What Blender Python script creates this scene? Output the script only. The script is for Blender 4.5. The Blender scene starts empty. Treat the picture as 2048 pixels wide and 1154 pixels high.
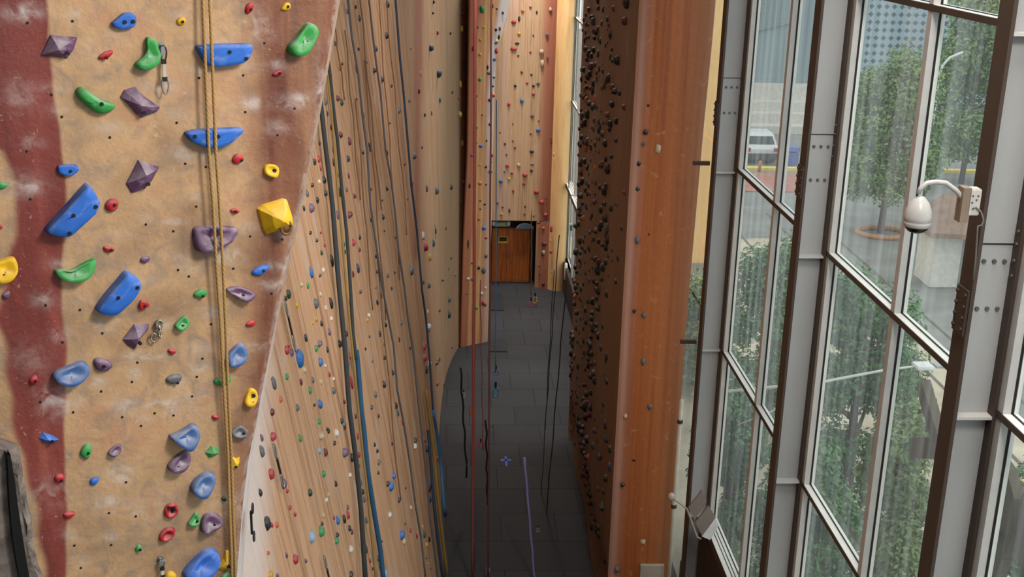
import bpy, bmesh, math, random
from mathutils import Vector, Matrix
random.seed(7)
S = bpy.context.scene
COL = S.collection
# ------------------------------------------------------------------ camera calibration (2048x1154 frame)
W_, H_ = 2048, 1154
CX, CY = 1024.0, 577.0
v3 = (834-CX, 577+7530-CY); v1 = (902-CX, -197-CY)
F = math.sqrt(-(v3[0]*v1[0]+v3[1]*v1[1]))
DOWN = Vector((v3[0], v3[1], F)).normalized()
FWD = Vector((v1[0], v1[1], F)).normalized()
RIGHT = DOWN.cross(FWD)
CAM = Vector((0, 0, 13.5))
def ray(px, py):
    d = Vector((px-CX, py-CY, F))
    return Vector((RIGHT.dot(d), FWD.dot(d), -DOWN.dot(d)))
def on_axis(px, py, axis, val):
    d = ray(px, py); return CAM + d*((val-CAM[axis])/d[axis])
def on_plane(px, py, P, n):
    d = ray(px, py); return CAM + d*((P-CAM).dot(n)/d.dot(n))
def proj(p):
    q = Vector(p)-CAM
    x = RIGHT.x*q.x+FWD.x*q.y-DOWN.x*q.z
    y = RIGHT.y*q.x+FWD.y*q.y-DOWN.y*q.z
    z = RIGHT.z*q.x+FWD.z*q.y-DOWN.z*q.z
    return CX+F*x/z, CY+F*y/z, z
cam = bpy.data.cameras.new('camera'); co = bpy.data.objects.new('camera', cam); COL.objects.link(co)
cx = Vector((RIGHT.x, FWD.x, -DOWN.x)); cy = Vector((RIGHT.y, FWD.y, -DOWN.y)); cz = Vector((RIGHT.z, FWD.z, -DOWN.z))
M = Matrix.Identity(4)
for i in range(3):
    M[i][0], M[i][1], M[i][2], M[i][3] = cx[i], -cy[i], -cz[i], CAM[i]
co.matrix_world = M
cam.sensor_width = 36; cam.sensor_fit = 'HORIZONTAL'; cam.lens = 36*F/W_
cam.clip_start = 0.05; cam.clip_end = 500
S.camera = co
S.view_settings.view_transform = 'Standard'; S.view_settings.look = 'None'
S.view_settings.gamma = 1; S.view_settings.use_curve_mapping = False
S.view_settings.exposure = 0.0
# ------------------------------------------------------------------ materials
def lin(c):
    return tuple(((x/255)/12.92 if x/255 <= .04045 else ((x/255+.055)/1.055)**2.4) for x in c)
class NT:
    def __init__(s, name):
        s.m = bpy.data.materials.new(name); s.m.use_nodes = True
        s.t = s.m.node_tree; s.n = s.t.nodes; s.n.clear()
        s.out = s.n.new('ShaderNodeOutputMaterial')
    def new(s, typ, **kw):
        nd = s.n.new(typ)
        for k, v in kw.items():
            if k.startswith('i_'):
                k2 = k[2:]; k2 = int(k2) if k2.isdigit() else k2
                nd.inputs[k2].default_value = v
            else: setattr(nd, k, v)
        return nd
    def l(s, a, b): s.t.links.new(a, b)
    def noise(s, scale, detail=4, vec=None, dist=0.0, rough=.55):
        nd = s.new('ShaderNodeTexNoise'); nd.inputs['Scale'].default_value = scale
        nd.inputs['Detail'].default_value = detail; nd.inputs['Distortion'].default_value = dist
        nd.inputs['Roughness'].default_value = rough
        if vec is not None: s.l(vec, nd.inputs['Vector'])
        return nd.outputs['Fac']
    def ramp(s, fac, stops):
        r = s.new('ShaderNodeValToRGB'); cr = r.color_ramp
        while len(cr.elements) < len(stops): cr.elements.new(.5)
        for e, (p, c) in zip(cr.elements, stops):
            e.position = p; e.color = (*c, 1) if len(c) == 3 else c
        s.l(fac, r.inputs['Fac']); return r.outputs['Color']
    def mix(s, fac, a, b, blend='MIX'):
        nd = s.new('ShaderNodeMix', data_type='RGBA', blend_type=blend)
        for sock, v in ((nd.inputs[0], fac), (nd.inputs[6], a), (nd.inputs[7], b)):
            if hasattr(v, 'is_linked'): s.l(v, sock)
            elif isinstance(v, (tuple, list)): sock.default_value = (*v[:3], 1)
            else: sock.default_value = v
        return nd.outputs[2]
    def math(s, op, a, b=None, clamp=False):
        nd = s.new('ShaderNodeMath', operation=op); nd.use_clamp = clamp
        for i, v in enumerate((a, b)):
            if v is None: continue
            if hasattr(v, 'is_linked'): s.l(v, nd.inputs[i])
            else: nd.inputs[i].default_value = v
        return nd.outputs[0]
    def coord(s, which='Object', scale=(1, 1, 1)):
        tc = s.new('ShaderNodeTexCoord'); mp = s.new('ShaderNodeMapping')
        mp.inputs['Scale'].default_value = scale
        s.l(tc.outputs[which], mp.inputs['Vector']); return mp.outputs['Vector']
    def attr(s, name):
        a = s.new('ShaderNodeAttribute'); a.attribute_name = name; return a
    def bsdf(s, color, rough=.6, metal=0.0, bump=None, bstr=.2, bdist=.01, spec=.5):
        b = s.new('ShaderNodeBsdfPrincipled')
        if hasattr(color, 'is_linked'): s.l(color, b.inputs['Base Color'])
        else: b.inputs['Base Color'].default_value = (*color, 1)
        if hasattr(rough, 'is_linked'): s.l(rough, b.inputs['Roughness'])
        else: b.inputs['Roughness'].default_value = rough
        b.inputs['Metallic'].default_value = metal
        b.inputs['Specular IOR Level'].default_value = spec
        if bump is not None:
            bp = s.new('ShaderNodeBump'); bp.inputs['Strength'].default_value = bstr
            bp.inputs['Distance'].default_value = bdist
            s.l(bump, bp.inputs['Height']); s.l(bp.outputs[0], b.inputs['Normal'])
        s.l(b.outputs[0], s.out.inputs['Surface']); return b
_PM = {}
def pm(name, c, rough=.6, var=.12, scale=6, metal=0.0, stretch=(1, 1, 1), spec=.4):
    if name in _PM: return _PM[name]
    n = NT(name); c = lin(c)
    f = n.noise(scale, 4, n.coord('Object', stretch))
    col = n.ramp(f, [(.3, tuple(x*(1-var) for x in c)), (.7, tuple(min(1, x*(1+var)) for x in c))])
    n.bsdf(col, rough, metal, f, .1, .005, spec)
    _PM[name] = n.m; return n.m
def hold_mat(name, c, chalk=.5):
    if name in _PM: return _PM[name]
    n = NT(name); c = lin(c)
    vec = n.coord('Object')
    f = n.noise(9, 5, vec)
    col = n.ramp(f, [(.3, tuple(x*.82 for x in c)), (.7, tuple(min(1, x*1.12) for x in c))])
    g = n.new('ShaderNodeNewGeometry'); sp = n.new('ShaderNodeSeparateXYZ'); n.l(g.outputs['Normal'], sp.inputs[0])
    up = n.math('MULTIPLY', n.math('SUBTRACT', sp.outputs['Z'], .1), 1.1, True)
    ch = n.math('MULTIPLY', n.math('MULTIPLY', up, n.math('MULTIPLY', n.math('SUBTRACT', n.noise(7, 6, vec), .38), 3.2, True)), chalk)
    col = n.mix(n.math('MULTIPLY', n.math('SUBTRACT', n.noise(11, 8, vec, 1.5), .55), 3.0*min(1, chalk), True), col, lin((190, 180, 178)))
    col = n.mix(n.math('MINIMUM', ch, .7), col, lin((186, 182, 182)))
    n.bsdf(col, .62, 0, n.noise(60, 3, vec), .12, .004, .3)
    _PM[name] = n.m; return n.m
HC = dict(k=(30, 32, 33), g=(52, 138, 80), G=(34, 52, 42), b=(44, 100, 166), B=(42, 58, 82), r=(166, 44, 54),
          R=(98, 32, 38), p=(104, 80, 102), y=(186, 146, 44), w=(208, 200, 192), c=(190, 166, 134), s=(88, 94, 98),
          t=(62, 96, 100), o=(190, 92, 52), l=(140, 166, 188))
HN = dict(k='black', g='bright green', G='dark green', b='blue', B='slate blue', r='red', R='dark red', p='mauve', y='yellow',
          w='white', c='cream', s='grey', t='teal', o='orange', l='pale blue')
HM = {k: hold_mat('hold_'+HN[k].replace(' ', '_'), v, .45) for k, v in HC.items()}
FM = dict(b=hold_mat('near_blue', (46, 104, 194), .5), g=hold_mat('near_green', (56, 152, 74), .8), p=hold_mat('near_purple', (104, 72, 102), 1.1),
          r=hold_mat('near_red', (178, 34, 42), .7), y=hold_mat('near_yellow', (226, 178, 22), .35), s=hold_mat('near_grey', (92, 92, 98), .8),
          u=hold_mat('near_slate_blue', (72, 104, 156), .85), d=hold_mat('near_dark_green', (38, 60, 50), .6))
FN = dict(b='blue', g='green', p='purple', r='red', y='yellow', s='grey', u='slate blue', d='dark green')
BLACK = pm('bolt_socket_black', (16, 15, 15), .7)
STEEL = pm('bolt_steel', (150, 148, 145), .35, metal=.8)
PAINT = pm('column_grey_paint', (168, 167, 166), .45, .07, 3, stretch=(1, 1, .3))
FRAME = pm('window_frame_paint', (190, 187, 183), .4, .07, 5)
RIM = pm('window_rim_white', (222, 222, 216), .4, .05, 5)
GASKET = pm('gasket_black', (24, 22, 22), .6)
FLANGE = pm('flange_shade_brown', (70, 56, 48), .6, .12, 4, stretch=(1, 1, .3))  # brown carries the backlit shade of the room-facing steel
# ------------------------------------------------------------------ object helpers
def tag(o, label=None, cat=None, group=None, kind=None):
    if label: o['label'] = label
    if cat: o['category'] = cat
    if group: o['group'] = group
    if kind: o['kind'] = kind
    return o
def empty(name, loc=(0, 0, 0)):
    o = bpy.data.objects.new(name, None); o.location = loc; o.empty_display_size = .1
    COL.objects.link(o); return o
def link(name, me, mats, parent=None, smooth=False):
    o = bpy.data.objects.new(name, me); COL.objects.link(o)
    for m in (mats if isinstance(mats, (list, tuple)) else [mats]): me.materials.append(m)
    if smooth:
        for p in me.polygons: p.use_smooth = True
    if parent is not None:
        o.parent = parent; o.location = -Vector(parent.location) if parent.parent is None else (0, 0, 0)   # parts are written in world coordinates
    return o
def from_bm(name, bm, mats, parent=None, smooth=False, origin=None):
    bmesh.ops.recalc_face_normals(bm, faces=bm.faces)
    if origin is not None and parent is None:
        bmesh.ops.translate(bm, verts=bm.verts, vec=-Vector(origin))
    me = bpy.data.meshes.new(name); bm.to_mesh(me); bm.free()
    o = link(name, me, mats, parent, smooth)
    if origin is not None and parent is None: o.location = origin
    return o
def BM(): return bmesh.new()
def box(bm, x0, x1, y0, y1, z0, z1, mi=0):
    vs = [bm.verts.new(v) for v in ((x0, y0, z0), (x1, y0, z0), (x1, y1, z0), (x0, y1, z0), (x0, y0, z1), (x1, y0, z1), (x1, y1, z1), (x0, y1, z1))]
    for f in ((0, 3, 2, 1), (4, 5, 6, 7), (0, 1, 5, 4), (1, 2, 6, 5), (2, 3, 7, 6), (3, 0, 4, 7)):
        fc = bm.faces.new([vs[i] for i in f]); fc.material_index = mi
def boxo(name, b, mat, parent=None, bevel=0.0, origin=None):
    bm = BM(); box(bm, *b)
    if bevel: bmesh.ops.bevel(bm, geom=bm.edges[:], offset=bevel, segments=2, affect='EDGES', profile=.5)
    return from_bm(name, bm, mat, parent, origin=origin)
def obox(bm, c, ax, ay, az, hx, hy, hz):
    c = Vector(c); vs = []
    for sz in (-1, 1):
        for sx, sy in ((-1, -1), (1, -1), (1, 1), (-1, 1)):
            vs.append(bm.verts.new(c+ax*sx*hx+ay*sy*hy+az*sz*hz))
    for f in ((0, 3, 2, 1), (4, 5, 6, 7), (0, 1, 5, 4), (1, 2, 6, 5), (2, 3, 7, 6), (3, 0, 4, 7)):
        bm.faces.new([vs[i] for i in f])
def tube(bm, pts, r, n=8, cap=True, flat=1.0):
    pts = [Vector(p) for p in pts]; rings = []
    u = None
    for i, p in enumerate(pts):
        a = pts[max(0, i-1)]; b = pts[min(len(pts)-1, i+1)]
        t = (b-a).normalized()
        if u is None:
            ref = Vector((0, 0, 1)) if abs(t.z) < .9 else Vector((1, 0, 0))
            u = t.cross(ref).normalized()
        else:
            u = (u-t*u.dot(t)).normalized()
        v = t.cross(u)
        rr = r[i] if isinstance(r, (list, tuple)) else r
        rings.append([bm.verts.new(p+u*rr*math.cos(2*math.pi*k/n)+v*rr*flat*math.sin(2*math.pi*k/n)) for k in range(n)])
    for A, B in zip(rings, rings[1:]):
        for k in range(n): bm.faces.new((A[k], A[(k+1) % n], B[(k+1) % n], B[k]))
    if cap:
        bm.faces.new(rings[0][::-1]); bm.faces.new(rings[-1])
def disc(bm, c, n, r, h, seg=10, mi=0):
    n = Vector(n).normalized(); ref = Vector((0, 0, 1)) if abs(n.z) < .9 else Vector((1, 0, 0))
    u = n.cross(ref).normalized(); v = n.cross(u); c = Vector(c)
    A = [bm.verts.new(c+(u*math.cos(2*math.pi*k/seg)+v*math.sin(2*math.pi*k/seg))*r) for k in range(seg)]
    B = [bm.verts.new(q.co+n*h) for q in A]
    for k in range(seg):
        bm.faces.new((A[k], A[(k+1) % seg], B[(k+1) % seg], B[k])).material_index = mi
    bm.faces.new(B).material_index = mi
def lathe(bm, c, prof, n=24, axis=None):
    c = Vector(c); rings = []
    for r, z in prof:
        rings.append([bm.verts.new(c+Vector((r*math.cos(2*math.pi*k/n), r*math.sin(2*math.pi*k/n), z))) for k in range(n)])
    for A, B in zip(rings, rings[1:]):
        for k in range(n): bm.faces.new((A[k], A[(k+1) % n], B[(k+1) % n], B[k]))
    bm.faces.new(rings[0][::-1]); bm.faces.new(rings[-1])
def lerp_tab(tab, x):
    if x <= tab[0][0]: return tab[0][1]
    for (a, va), (b, vb) in zip(tab, tab[1:]):
        if x <= b: return va+(vb-va)*(x-a)/(b-a)
    return tab[-1][1]
def smooth(x, a, b):
    t = max(0, min(1, (x-a)/(b-a))); return t*t*(3-2*t)
ORD = ('first second third fourth fifth sixth seventh eighth ninth tenth eleventh twelfth thirteenth fourteenth fifteenth sixteenth seventeenth '
       'eighteenth nineteenth twentieth').split()
def ordn(i):
    if i < 20: return ORD[i]
    t = {2: 'twenty', 3: 'thirty', 4: 'forty'}[(i+1)//10]
    return t+'-'+ORD[(i+1) % 10-1] if (i+1) % 10 else {3: 'thirtieth', 4: 'fortieth'}[(i+1)//10]
# ================================================================== NEAR CLIMBING WALL (left foreground)
NP = Vector((-.93, 7, 10)); NN = Vector((.5, -.87, 0)).normalized(); NU = Vector((.87, .5, 0)).normalized()
def near(px, py): return on_plane(px, py, NP, NN)
ARETE = [(-200, 708), (0, 680), (120, 660), (230, 640), (400, 608), (560, 572), (700, 545), (830, 520), (930, 500), (1010, 490), (1154, 478), (1400, 462)]
HOLES = []
def tile(ox, oy, pts, k=3.8475): return [(ox+x/k, oy+y/k) for x, y in pts]
for ox, oy, pts in ((0, 0, [(210, 177), (557, 163), (475, 900), (845, 1058), (395, 730)]),
                    (300, 0, [(377, 600), (205, 945), (717, 580), (880, 332), (1112, 835), (733, 862), (980, 1040)]),
                    (0, 280, [(205, 88), (232, 455), (1425, 183), (1510, 512), (1122, 650), (1333, 702), (1370, 1000), (1453, 1050)]),
                    (300, 280, [(770, 742), (1018, 765), (562, 962), (640, 990), (430, 207)]),
                    (0, 560, [(350, 195), (480, 480), (615, 230), (787, 410), (1057, 635), (1015, 785), (778, 858), (310, 940), (562, 1018), (940, 1055), (1085, 1122), (1335, 1042), (1478, 895), (1190, 1025)]),
                    (300, 560, [(470, 340), (403, 605), (935, 105), (360, 745)]),
                    (0, 854, [(970, 425), (838, 662), (1045, 687), (572, 912), (855, 908), (622, 1085)])):
    HOLES += tile(ox, oy, pts)
CHALK = [(x+random.uniform(-6, 6), y-14-random.uniform(0, 10), random.uniform(16, 30), random.uniform(8, 15), random.uniform(.4, 1)) for x, y in HOLES]
CHALK += [(a, b, c, d, e) for a, b, c, d, e in ((45, 25, 40, 18, .8), (40, 190, 30, 28, .6), (190, 95, 26, 22, .4), (330, 175, 40, 14, .8), (500, 45, 30, 26, .7), (510, 205, 30, 12, .7),
          (590, 205, 25, 14, .8), (555, 130, 18, 10, .8), (45, 370, 40, 24, .5), (110, 805, 36, 30, .9), (95, 985, 40, 26, .8), (230, 950, 26, 16, .8), (215, 1010, 26, 14, .7), (120, 530, 26, 12, .7),
          (560, 530, 30, 12, .7), (510, 690, 26, 10, .7), (440, 85, 26, 8, .6), (330, 650, 30, 14, .7), (300, 710, 50, 10, .7), (380, 800, 40, 30, .5), (450, 1010, 40, 30, .5), (330, 1010, 40, 40, .4), (60, 720, 40, 30, .4), (640, 160, 12, 60, .6), (225, 75, 20, 10, .6), (360, 30, 24, 10, .5), (90, 600, 24, 16, .7), (120, 670, 20, 14, .6), (230, 470, 28, 10, .6), (280, 560, 50, 8, .4))]
def near_wall():
    me = bpy.data.meshes.new('wall_near')
    NR, NC = 230, 190
    rows, vs, paint = [], [], []
    fs = []
    for j in range(NR+1):
        py = -140+(1154+280)*j/NR
        xa = lerp_tab(ARETE, py)
        for i in range(NC+1):
            px = -160+(xa+160)*i/NC
            p = near(px, py)
            edge = smooth(px, xa-26, xa)
            vs.append(p-NN*(edge*edge*.035))
            lw = 6*math.sin(py*.02)+4*math.sin(py*.057)
            xr = lerp_tab([(-200, 88), (0, 92), (120, 98), (280, 122), (400, 131), (600, 122), (700, 131), (900, 129), (1154, 132)], py)+lw*.3
            xl = lerp_tab([(-200, -300), (230, -160), (300, 6), (420, 26), (520, 20), (640, -10), (740, 6), (860, 32), (960, 52), (1060, 70), (1154, 92)], py)+lw
            red = smooth(px, xl-6, xl+14)*(1-smooth(px, xr-3, xr+5))
            x2 = lerp_tab([(0, 455), (150, 475), (300, 480), (450, 480), (600, 470), (800, 450), (1154, 415)], py)+lw
            r2 = smooth(px, x2-20, x2+75)
            ch = 0
            for a, b, c, d, e in CHALK:
                dx = (px-a)/c; dy = (py-b)/d
                q = dx*dx+dy*dy
                if q < 6: ch += e*math.exp(-q)
            ch += smooth(px, xa-14, xa-2)*.6
            paint.append((red, r2, min(1, ch), 0))
        # return face behind the arete
    n0 = NC+1
    for j in range(NR):
        for i in range(NC):
            a = j*n0+i; fs.append((a, a+1, a+n0+1, a+n0))
    base = len(vs)
    K = 6
    for j in range(NR+1):
        p = vs[j*n0+NC]
        for k in range(K+1):
            t = k/K
            vs.append(p+Vector((.015*t-.05*t*t, .55*t, 0)))
            paint.append((0, .5-.4*smooth(j/NR, .5, .72), .6, (.12+.88*smooth(j/NR, .5, .72))*(1.0-.25*t)))
    for j in range(NR):
        for k in range(K):
            a = base+j*(K+1)+k; fs.append((a, a+1, a+K+2, a+K+1))
    # back of the slab so it has depth
    b2 = len(vs)
    for j in (0, NR):
        vs.append(vs[j*n0]+Vector((-.3, 1.6, 0))); paint.append((0, 0, 0, 1))
        vs.append(vs[base+j*(K+1)+K]+Vector((-.5, .7, 0))); paint.append((0, 0, 0, 1))
    fs.append((b2, b2+2, b2+3, b2+1))
    me.from_pydata([tuple(v) for v in vs], [], fs)
    ca = me.color_attributes.new('paint', 'FLOAT_COLOR', 'POINT')
    for i, c in enumerate(paint): ca.data[i].color = c
    n = NT('near_wall_plaster')
    at = n.attr('paint'); sp = n.new('ShaderNodeSeparateColor'); n.l(at.outputs['Color'], sp.inputs[0])
    v = n.coord('Object'); vs_ = n.coord('Object', (1.6, 1.6, .22))
    tan = n.ramp(n.noise(2.2, 7, v, .6), [(.3, lin((146, 112, 84))), (.43, lin((174, 138, 102))), (.55, lin((190, 152, 112))), (.66, lin((184, 138, 104)))])
    tan = n.mix(n.math('MULTIPLY', n.math('SUBTRACT', n.noise(6, 7, v, 1.2), .47), 3.2, True), tan, lin((142, 122, 106)))
    red = n.ramp(n.noise(3, 6, vs_, .4), [(.3, lin((98, 40, 36))), (.55, lin((128, 58, 50))), (.72, lin((158, 84, 70)))])
    r2 = n.ramp(n.noise(5, 6, vs_, .5), [(.3, lin((84, 40, 30))), (.5, lin((114, 66, 48))), (.7, lin((136, 90, 66)))])
    rfac = n.math('MULTIPLY', sp.outputs[1], n.ramp(n.noise(4.0, 5, vs_), [(.3, (.7,)*3), (.6, (1,)*3)]))
    col = n.mix(rfac, tan, r2); col = n.mix(sp.outputs[0], col, red)
    cn = n.math('MULTIPLY', sp.outputs[2], n.math('MULTIPLY', n.math('SUBTRACT', n.noise(11, 7, v, 1.0), .36), 2.6, True))
    col = n.mix(n.math('MULTIPLY', cn, .8), col, lin((206, 196, 190)))
    col = n.mix(n.math('MULTIPLY', at.outputs['Alpha'], n.ramp(n.noise(9, 8, n.coord('Object', (1, 1, .35)), 1.0), [(.34, (.25,)*3), (.5, (1,)*3)])), col, lin((206, 196, 194)))
    sc = n.math('GREATER_THAN', n.noise(22, 9, v, 2.5), .675)
    col = n.mix(n.math('MULTIPLY', sc, .28), col, lin((214, 200, 186)))
    bmp = n.math('ADD', n.noise(5, 6, v), n.math('MULTIPLY', n.noise(40, 4, v), .25))
    n.bsdf(col, .55, 0, bmp, .35, .03, .35)
    o = link('wall_near', me, [n.m, BLACK], None, True)
    tag(o, kind='structure')
    bm = BM()
    for x, y in HOLES:
        p = near(x, y); disc(bm, p-NN*.004, NN, .0075, .006, 10)
    h = from_bm('wall_near_bolt_holes', bm, BLACK, o); h.name = 'bolt_hole'
    tag(h, kind='stuff')
near_wall()
def chaikin(pts, k):
    for _ in range(k):
        q = []
        for a, b in zip(pts, pts[1:]+pts[:1]):
            q += [a*.75+b*.25, a*.25+b*.75]
        pts = q
    return pts
PROF = dict(dome=[(1, 0), (.985, .3), (.92, .62), (.74, .88), (.42, 1.0), (.12, 1.03)],
            slab=[(1, 0), (.992, .6), (.97, .86), (.93, .98), (.6, 1.0), (.2, 1.0)],
            facet=[(1, 0), (.94, .22), (.5, .72), (.06, 1.0)],
            ledge=[(1, 0), (.97, .5), (.9, .95), (.62, .88), (.3, .72), (.08, .66)],
            ring=[(1, 0), (.96, .5), (.78, .9), (.55, .7), (.3, .28), (.1, .2)])
near_list = []
def nhold(ox, oy, pts, col, desc, shape='dome', bolts=(), h=None, apex=None, k=3.8475):
    near_list.append((tile(ox, oy, pts, k), col, desc, shape, tile(ox, oy, bolts, k), h, tile(ox, oy, [apex], k)[0] if apex else None))
A_, B_, C_, D_, E_, F_, G_, I_ = (0, 0), (300, 0), (0, 280), (300, 280), (0, 560), (300, 560), (0, 854), (300, 854)
nhold(*A_, [(850, 175), (880, 150), (940, 100), (1000, 92), (1035, 115), (1042, 165), (1020, 210), (920, 226), (870, 205)], 'b', 'blue rounded edge hold with white chalk above', 'slab', [(945, 165), (1008, 160)])
nhold(*A_, [(310, 425), (385, 265), (470, 275), (600, 285), (570, 380), (520, 450)], 'p', 'purple angular hold on red band edge', 'facet', [(500, 400)], .07, (430, 370))
nhold(*A_, [(740, 450), (790, 400), (870, 378), (865, 420), (800, 465)], 'r', 'small red slanted crimp', 'dome', [(810, 440)])
nhold(*A_, [(1110, 285), (1150, 278), (1200, 300), (1210, 370), (1230, 420), (1200, 500), (1110, 550), (1030, 520), (1030, 480), (1090, 440), (1125, 380)], 'g', 'green bean-shaped hold beside a hanging quickdraw', 'ledge', [(1140, 452)])
nhold(*A_, [(570, 700), (610, 655), (680, 700), (760, 760), (885, 795), (880, 840), (790, 880), (720, 860), (650, 800), (600, 760)], 'g', 'green curved hold sloping down to purple one', 'dome', [(757, 787)])
nhold(*A_, [(920, 745), (950, 690), (1040, 662), (1110, 740), (1235, 825), (1210, 860), (1080, 910), (1030, 860), (980, 800)], 'p', 'purple chalky wedge hold', 'facet', [(1090, 858)], .07, (1060, 800))
nhold(*A_, [(1350, 160), (1380, 130), (1420, 130), (1432, 165), (1410, 195), (1370, 195)], 'y', 'tiny yellow round foothold', 'dome', [(1395, 165)])
nhold(*B_, [(725, 105), (735, 30), (790, 10), (795, 50), (770, 105)], 'r', 'small red chalked pinch', 'dome', [(765, 70)])
nhold(*B_, [(1000, 65), (1035, 15), (1075, 20), (1082, 60), (1050, 82), (1010, 80)], 'y', 'tiny yellow knob with black bolt', 'dome', [(1050, 48)])
nhold(*B_, [(335, 350), (440, 335), (760, 330), (770, 360), (755, 430), (700, 480), (500, 510), (430, 500), (390, 450)], 'b', 'long blue flat ledge hold behind yellow rope', 'slab', [(580, 390), (708, 440)], .07)
nhold(*B_, [(1045, 350), (1110, 290), (1180, 190), (1215, 165), (1275, 195), (1280, 250), (1230, 330), (1180, 410), (1110, 440), (1055, 410)], 'g', 'long green bean hold near wall edge', 'ledge', [(1178, 320)])
nhold(*B_, [(920, 575), (1010, 520), (1022, 560), (980, 592)], 'r', 'small red triangular crimp', 'dome', [(985, 560)])
nhold(*B_, [(250, 1015), (340, 990), (705, 975), (690, 1010), (620, 1080), (510, 1130), (400, 1125), (300, 1080)], 'b', 'blue half-moon hold behind yellow rope', 'slab', [(495, 1035), (315, 1035)], .07)
nhold(*C_, [(435, 190), (590, 185), (605, 225), (560, 265), (510, 275), (445, 250)], 'b', 'small blue box-shaped hold on red band edge', 'slab', [(533, 232)])
nhold(*C_, [(965, 335), (1030, 210), (1060, 150), (1225, 205), (1170, 310), (1110, 380), (1010, 410)], 'p', 'purple crystal hold with sharp ridge', 'facet', [(1120, 325)], .08, (1095, 255))
nhold(*C_, [(320, 690), (480, 520), (655, 318), (690, 350), (755, 465), (720, 540), (620, 630), (510, 730), (400, 720)], 'b', 'big blue tilted plate hold crossing red band edge', 'slab', [(535, 553), (705, 487), (505, 690)], .09)
nhold(*C_, [(800, 500), (830, 455), (880, 445), (912, 470), (900, 530), (855, 555), (815, 540)], 'r', 'small round red hold', 'dome', [(868, 490)])
nhold(*C_, [(790, 815), (830, 815), (880, 830), (885, 850), (830, 868), (795, 850)], 'r', 'tiny red crimp above green crescent', 'dome', [(848, 840)])
nhold(*C_, [(1072, 925), (1090, 895), (1150, 890), (1160, 915), (1120, 950), (1085, 942)], 'p', 'tiny dark purple knob', 'dome')
nhold(*C_, [(-60, 930), (0, 920), (100, 885), (130, 930), (138, 1000), (80, 1075), (0, 1098), (-60, 1080)], 'y', 'yellow blocky hold at wall edge', 'ledge', [(20, 1030)])
nhold(*C_, [(405, 1000), (450, 985), (530, 1005), (640, 940), (735, 895), (735, 960), (690, 1040), (600, 1085), (500, 1080), (430, 1050)], 'g', 'green crescent hold above big blue plate', 'ledge', [(612, 1042)], .06)
nhold(0, 0, [(186, 617), (208, 586), (231, 560), (249, 537), (275, 555), (277, 568), (260, 594), (226, 625), (203, 624)], 'b', 'big blue tilted plate hold below green crescent', 'slab', [(228, 587), (266, 567)], .09, k=1)
nhold(*C_, [(-20, 320), (40, 325), (65, 350), (30, 375), (-20, 375)], 'g', 'pale green hold tip at wall edge', 'dome')
nhold(*C_, [(-10, 650), (15, 650), (22, 675), (0, 690), (-10, 690)], 'r', 'red hold tip at wall edge', 'dome')
nhold(*D_, [(625, 150), (650, 105), (690, 100), (720, 130), (710, 165), (670, 185), (635, 175)], 'r', 'small bright red ball hold', 'dome', [(692, 150)])
nhold(*D_, [(865, 230), (880, 190), (930, 180), (990, 200), (975, 270), (950, 290), (880, 265)], 'y', 'small yellow knobbly hold on reddish paint', 'ledge', [(945, 228)])
nhold(*D_, [(820, 525), (860, 495), (1020, 447), (1050, 455), (1095, 600), (1095, 665), (1000, 690), (885, 725), (860, 680)], 'y', 'large yellow pyramid volume with brown knot', 'facet', [], .13, (965, 590))
nhold(*D_, [(605, 540), (650, 518), (690, 540), (680, 562), (640, 568)], 'r', 'tiny red oval crimp beside yellow pyramid', 'dome', [(650, 545)])
nhold(*D_, [(318, 690), (345, 660), (480, 655), (650, 660), (672, 690), (640, 750), (560, 800), (470, 840), (355, 865), (330, 800)], 'p', 'purple chalked shelf hold behind yellow rope', 'ledge', [(463, 787)], .07)
nhold(*D_, [(775, 1010), (830, 965), (915, 955), (915, 980), (870, 1025), (830, 1045), (785, 1035)], 'b', 'small blue leaf-shaped hold on reddish paint', 'dome', [(860, 997)])
nhold(*E_, [(5, 115), (60, 78), (80, 90), (70, 135), (30, 150)], 'p', 'tiny dark purple block on red band', 'dome')
nhold(*E_, [(940, 455), (1030, 335), (1150, 335), (1140, 380), (1090, 430), (1030, 535), (975, 500)], 'p', 'purple wedge hold with metal chain beside', 'facet', [(1060, 470)], .06, (1045, 430))
nhold(*E_, [(1330, 340), (1420, 260), (1440, 290), (1460, 325), (1385, 390), (1345, 370)], 'g', 'small green lipped hold', 'ledge', [(1395, 345)])
nhold(*E_, [(1062, 185), (1080, 150), (1140, 165), (1140, 200), (1075, 228)], 'r', 'small red cube hold beside big blue plate', 'slab', [(1105, 190)])
nhold(*E_, [(1280, 540), (1310, 520), (1365, 545), (1320, 580)], 'r', 'tiny dark red crimp with chalk', 'dome')
nhold(*E_, [(712, 610), (750, 590), (830, 610), (875, 655), (830, 690), (770, 702), (725, 675)], 'p', 'small purple teardrop beside slate blue hold', 'dome', [(785, 650)])
nhold(*E_, [(385, 725), (440, 680), (560, 640), (625, 608), (690, 655), (670, 710), (600, 775), (520, 803), (420, 780)], 'u', 'slate blue scooped hold crossing red band edge', 'ledge', [(593, 742)], .07)
nhold(*E_, [(218, 800), (230, 745), (280, 725), (298, 765), (280, 800)], 'r', 'small red nub on dark red band', 'dome', [(265, 768)])
nhold(*E_, [(1265, 760), (1320, 720), (1390, 720), (1400, 750), (1370, 795), (1290, 798)], 's', 'small greyish mauve hold', 'dome', [(1355, 780)])
nhold(*F_, [(325, 110), (360, 75), (400, 60), (450, 95), (400, 140), (345, 130)], 'g', 'small green chalky hold beside yellow rope', 'dome', [(395, 115)])
nhold(*F_, [(565, 75), (620, 45), (690, 45), (790, 80), (805, 115), (740, 165), (680, 145), (620, 100)], 'p', 'mauve elongated hold right of yellow rope', 'ledge', [(700, 110)], .05)
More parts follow.
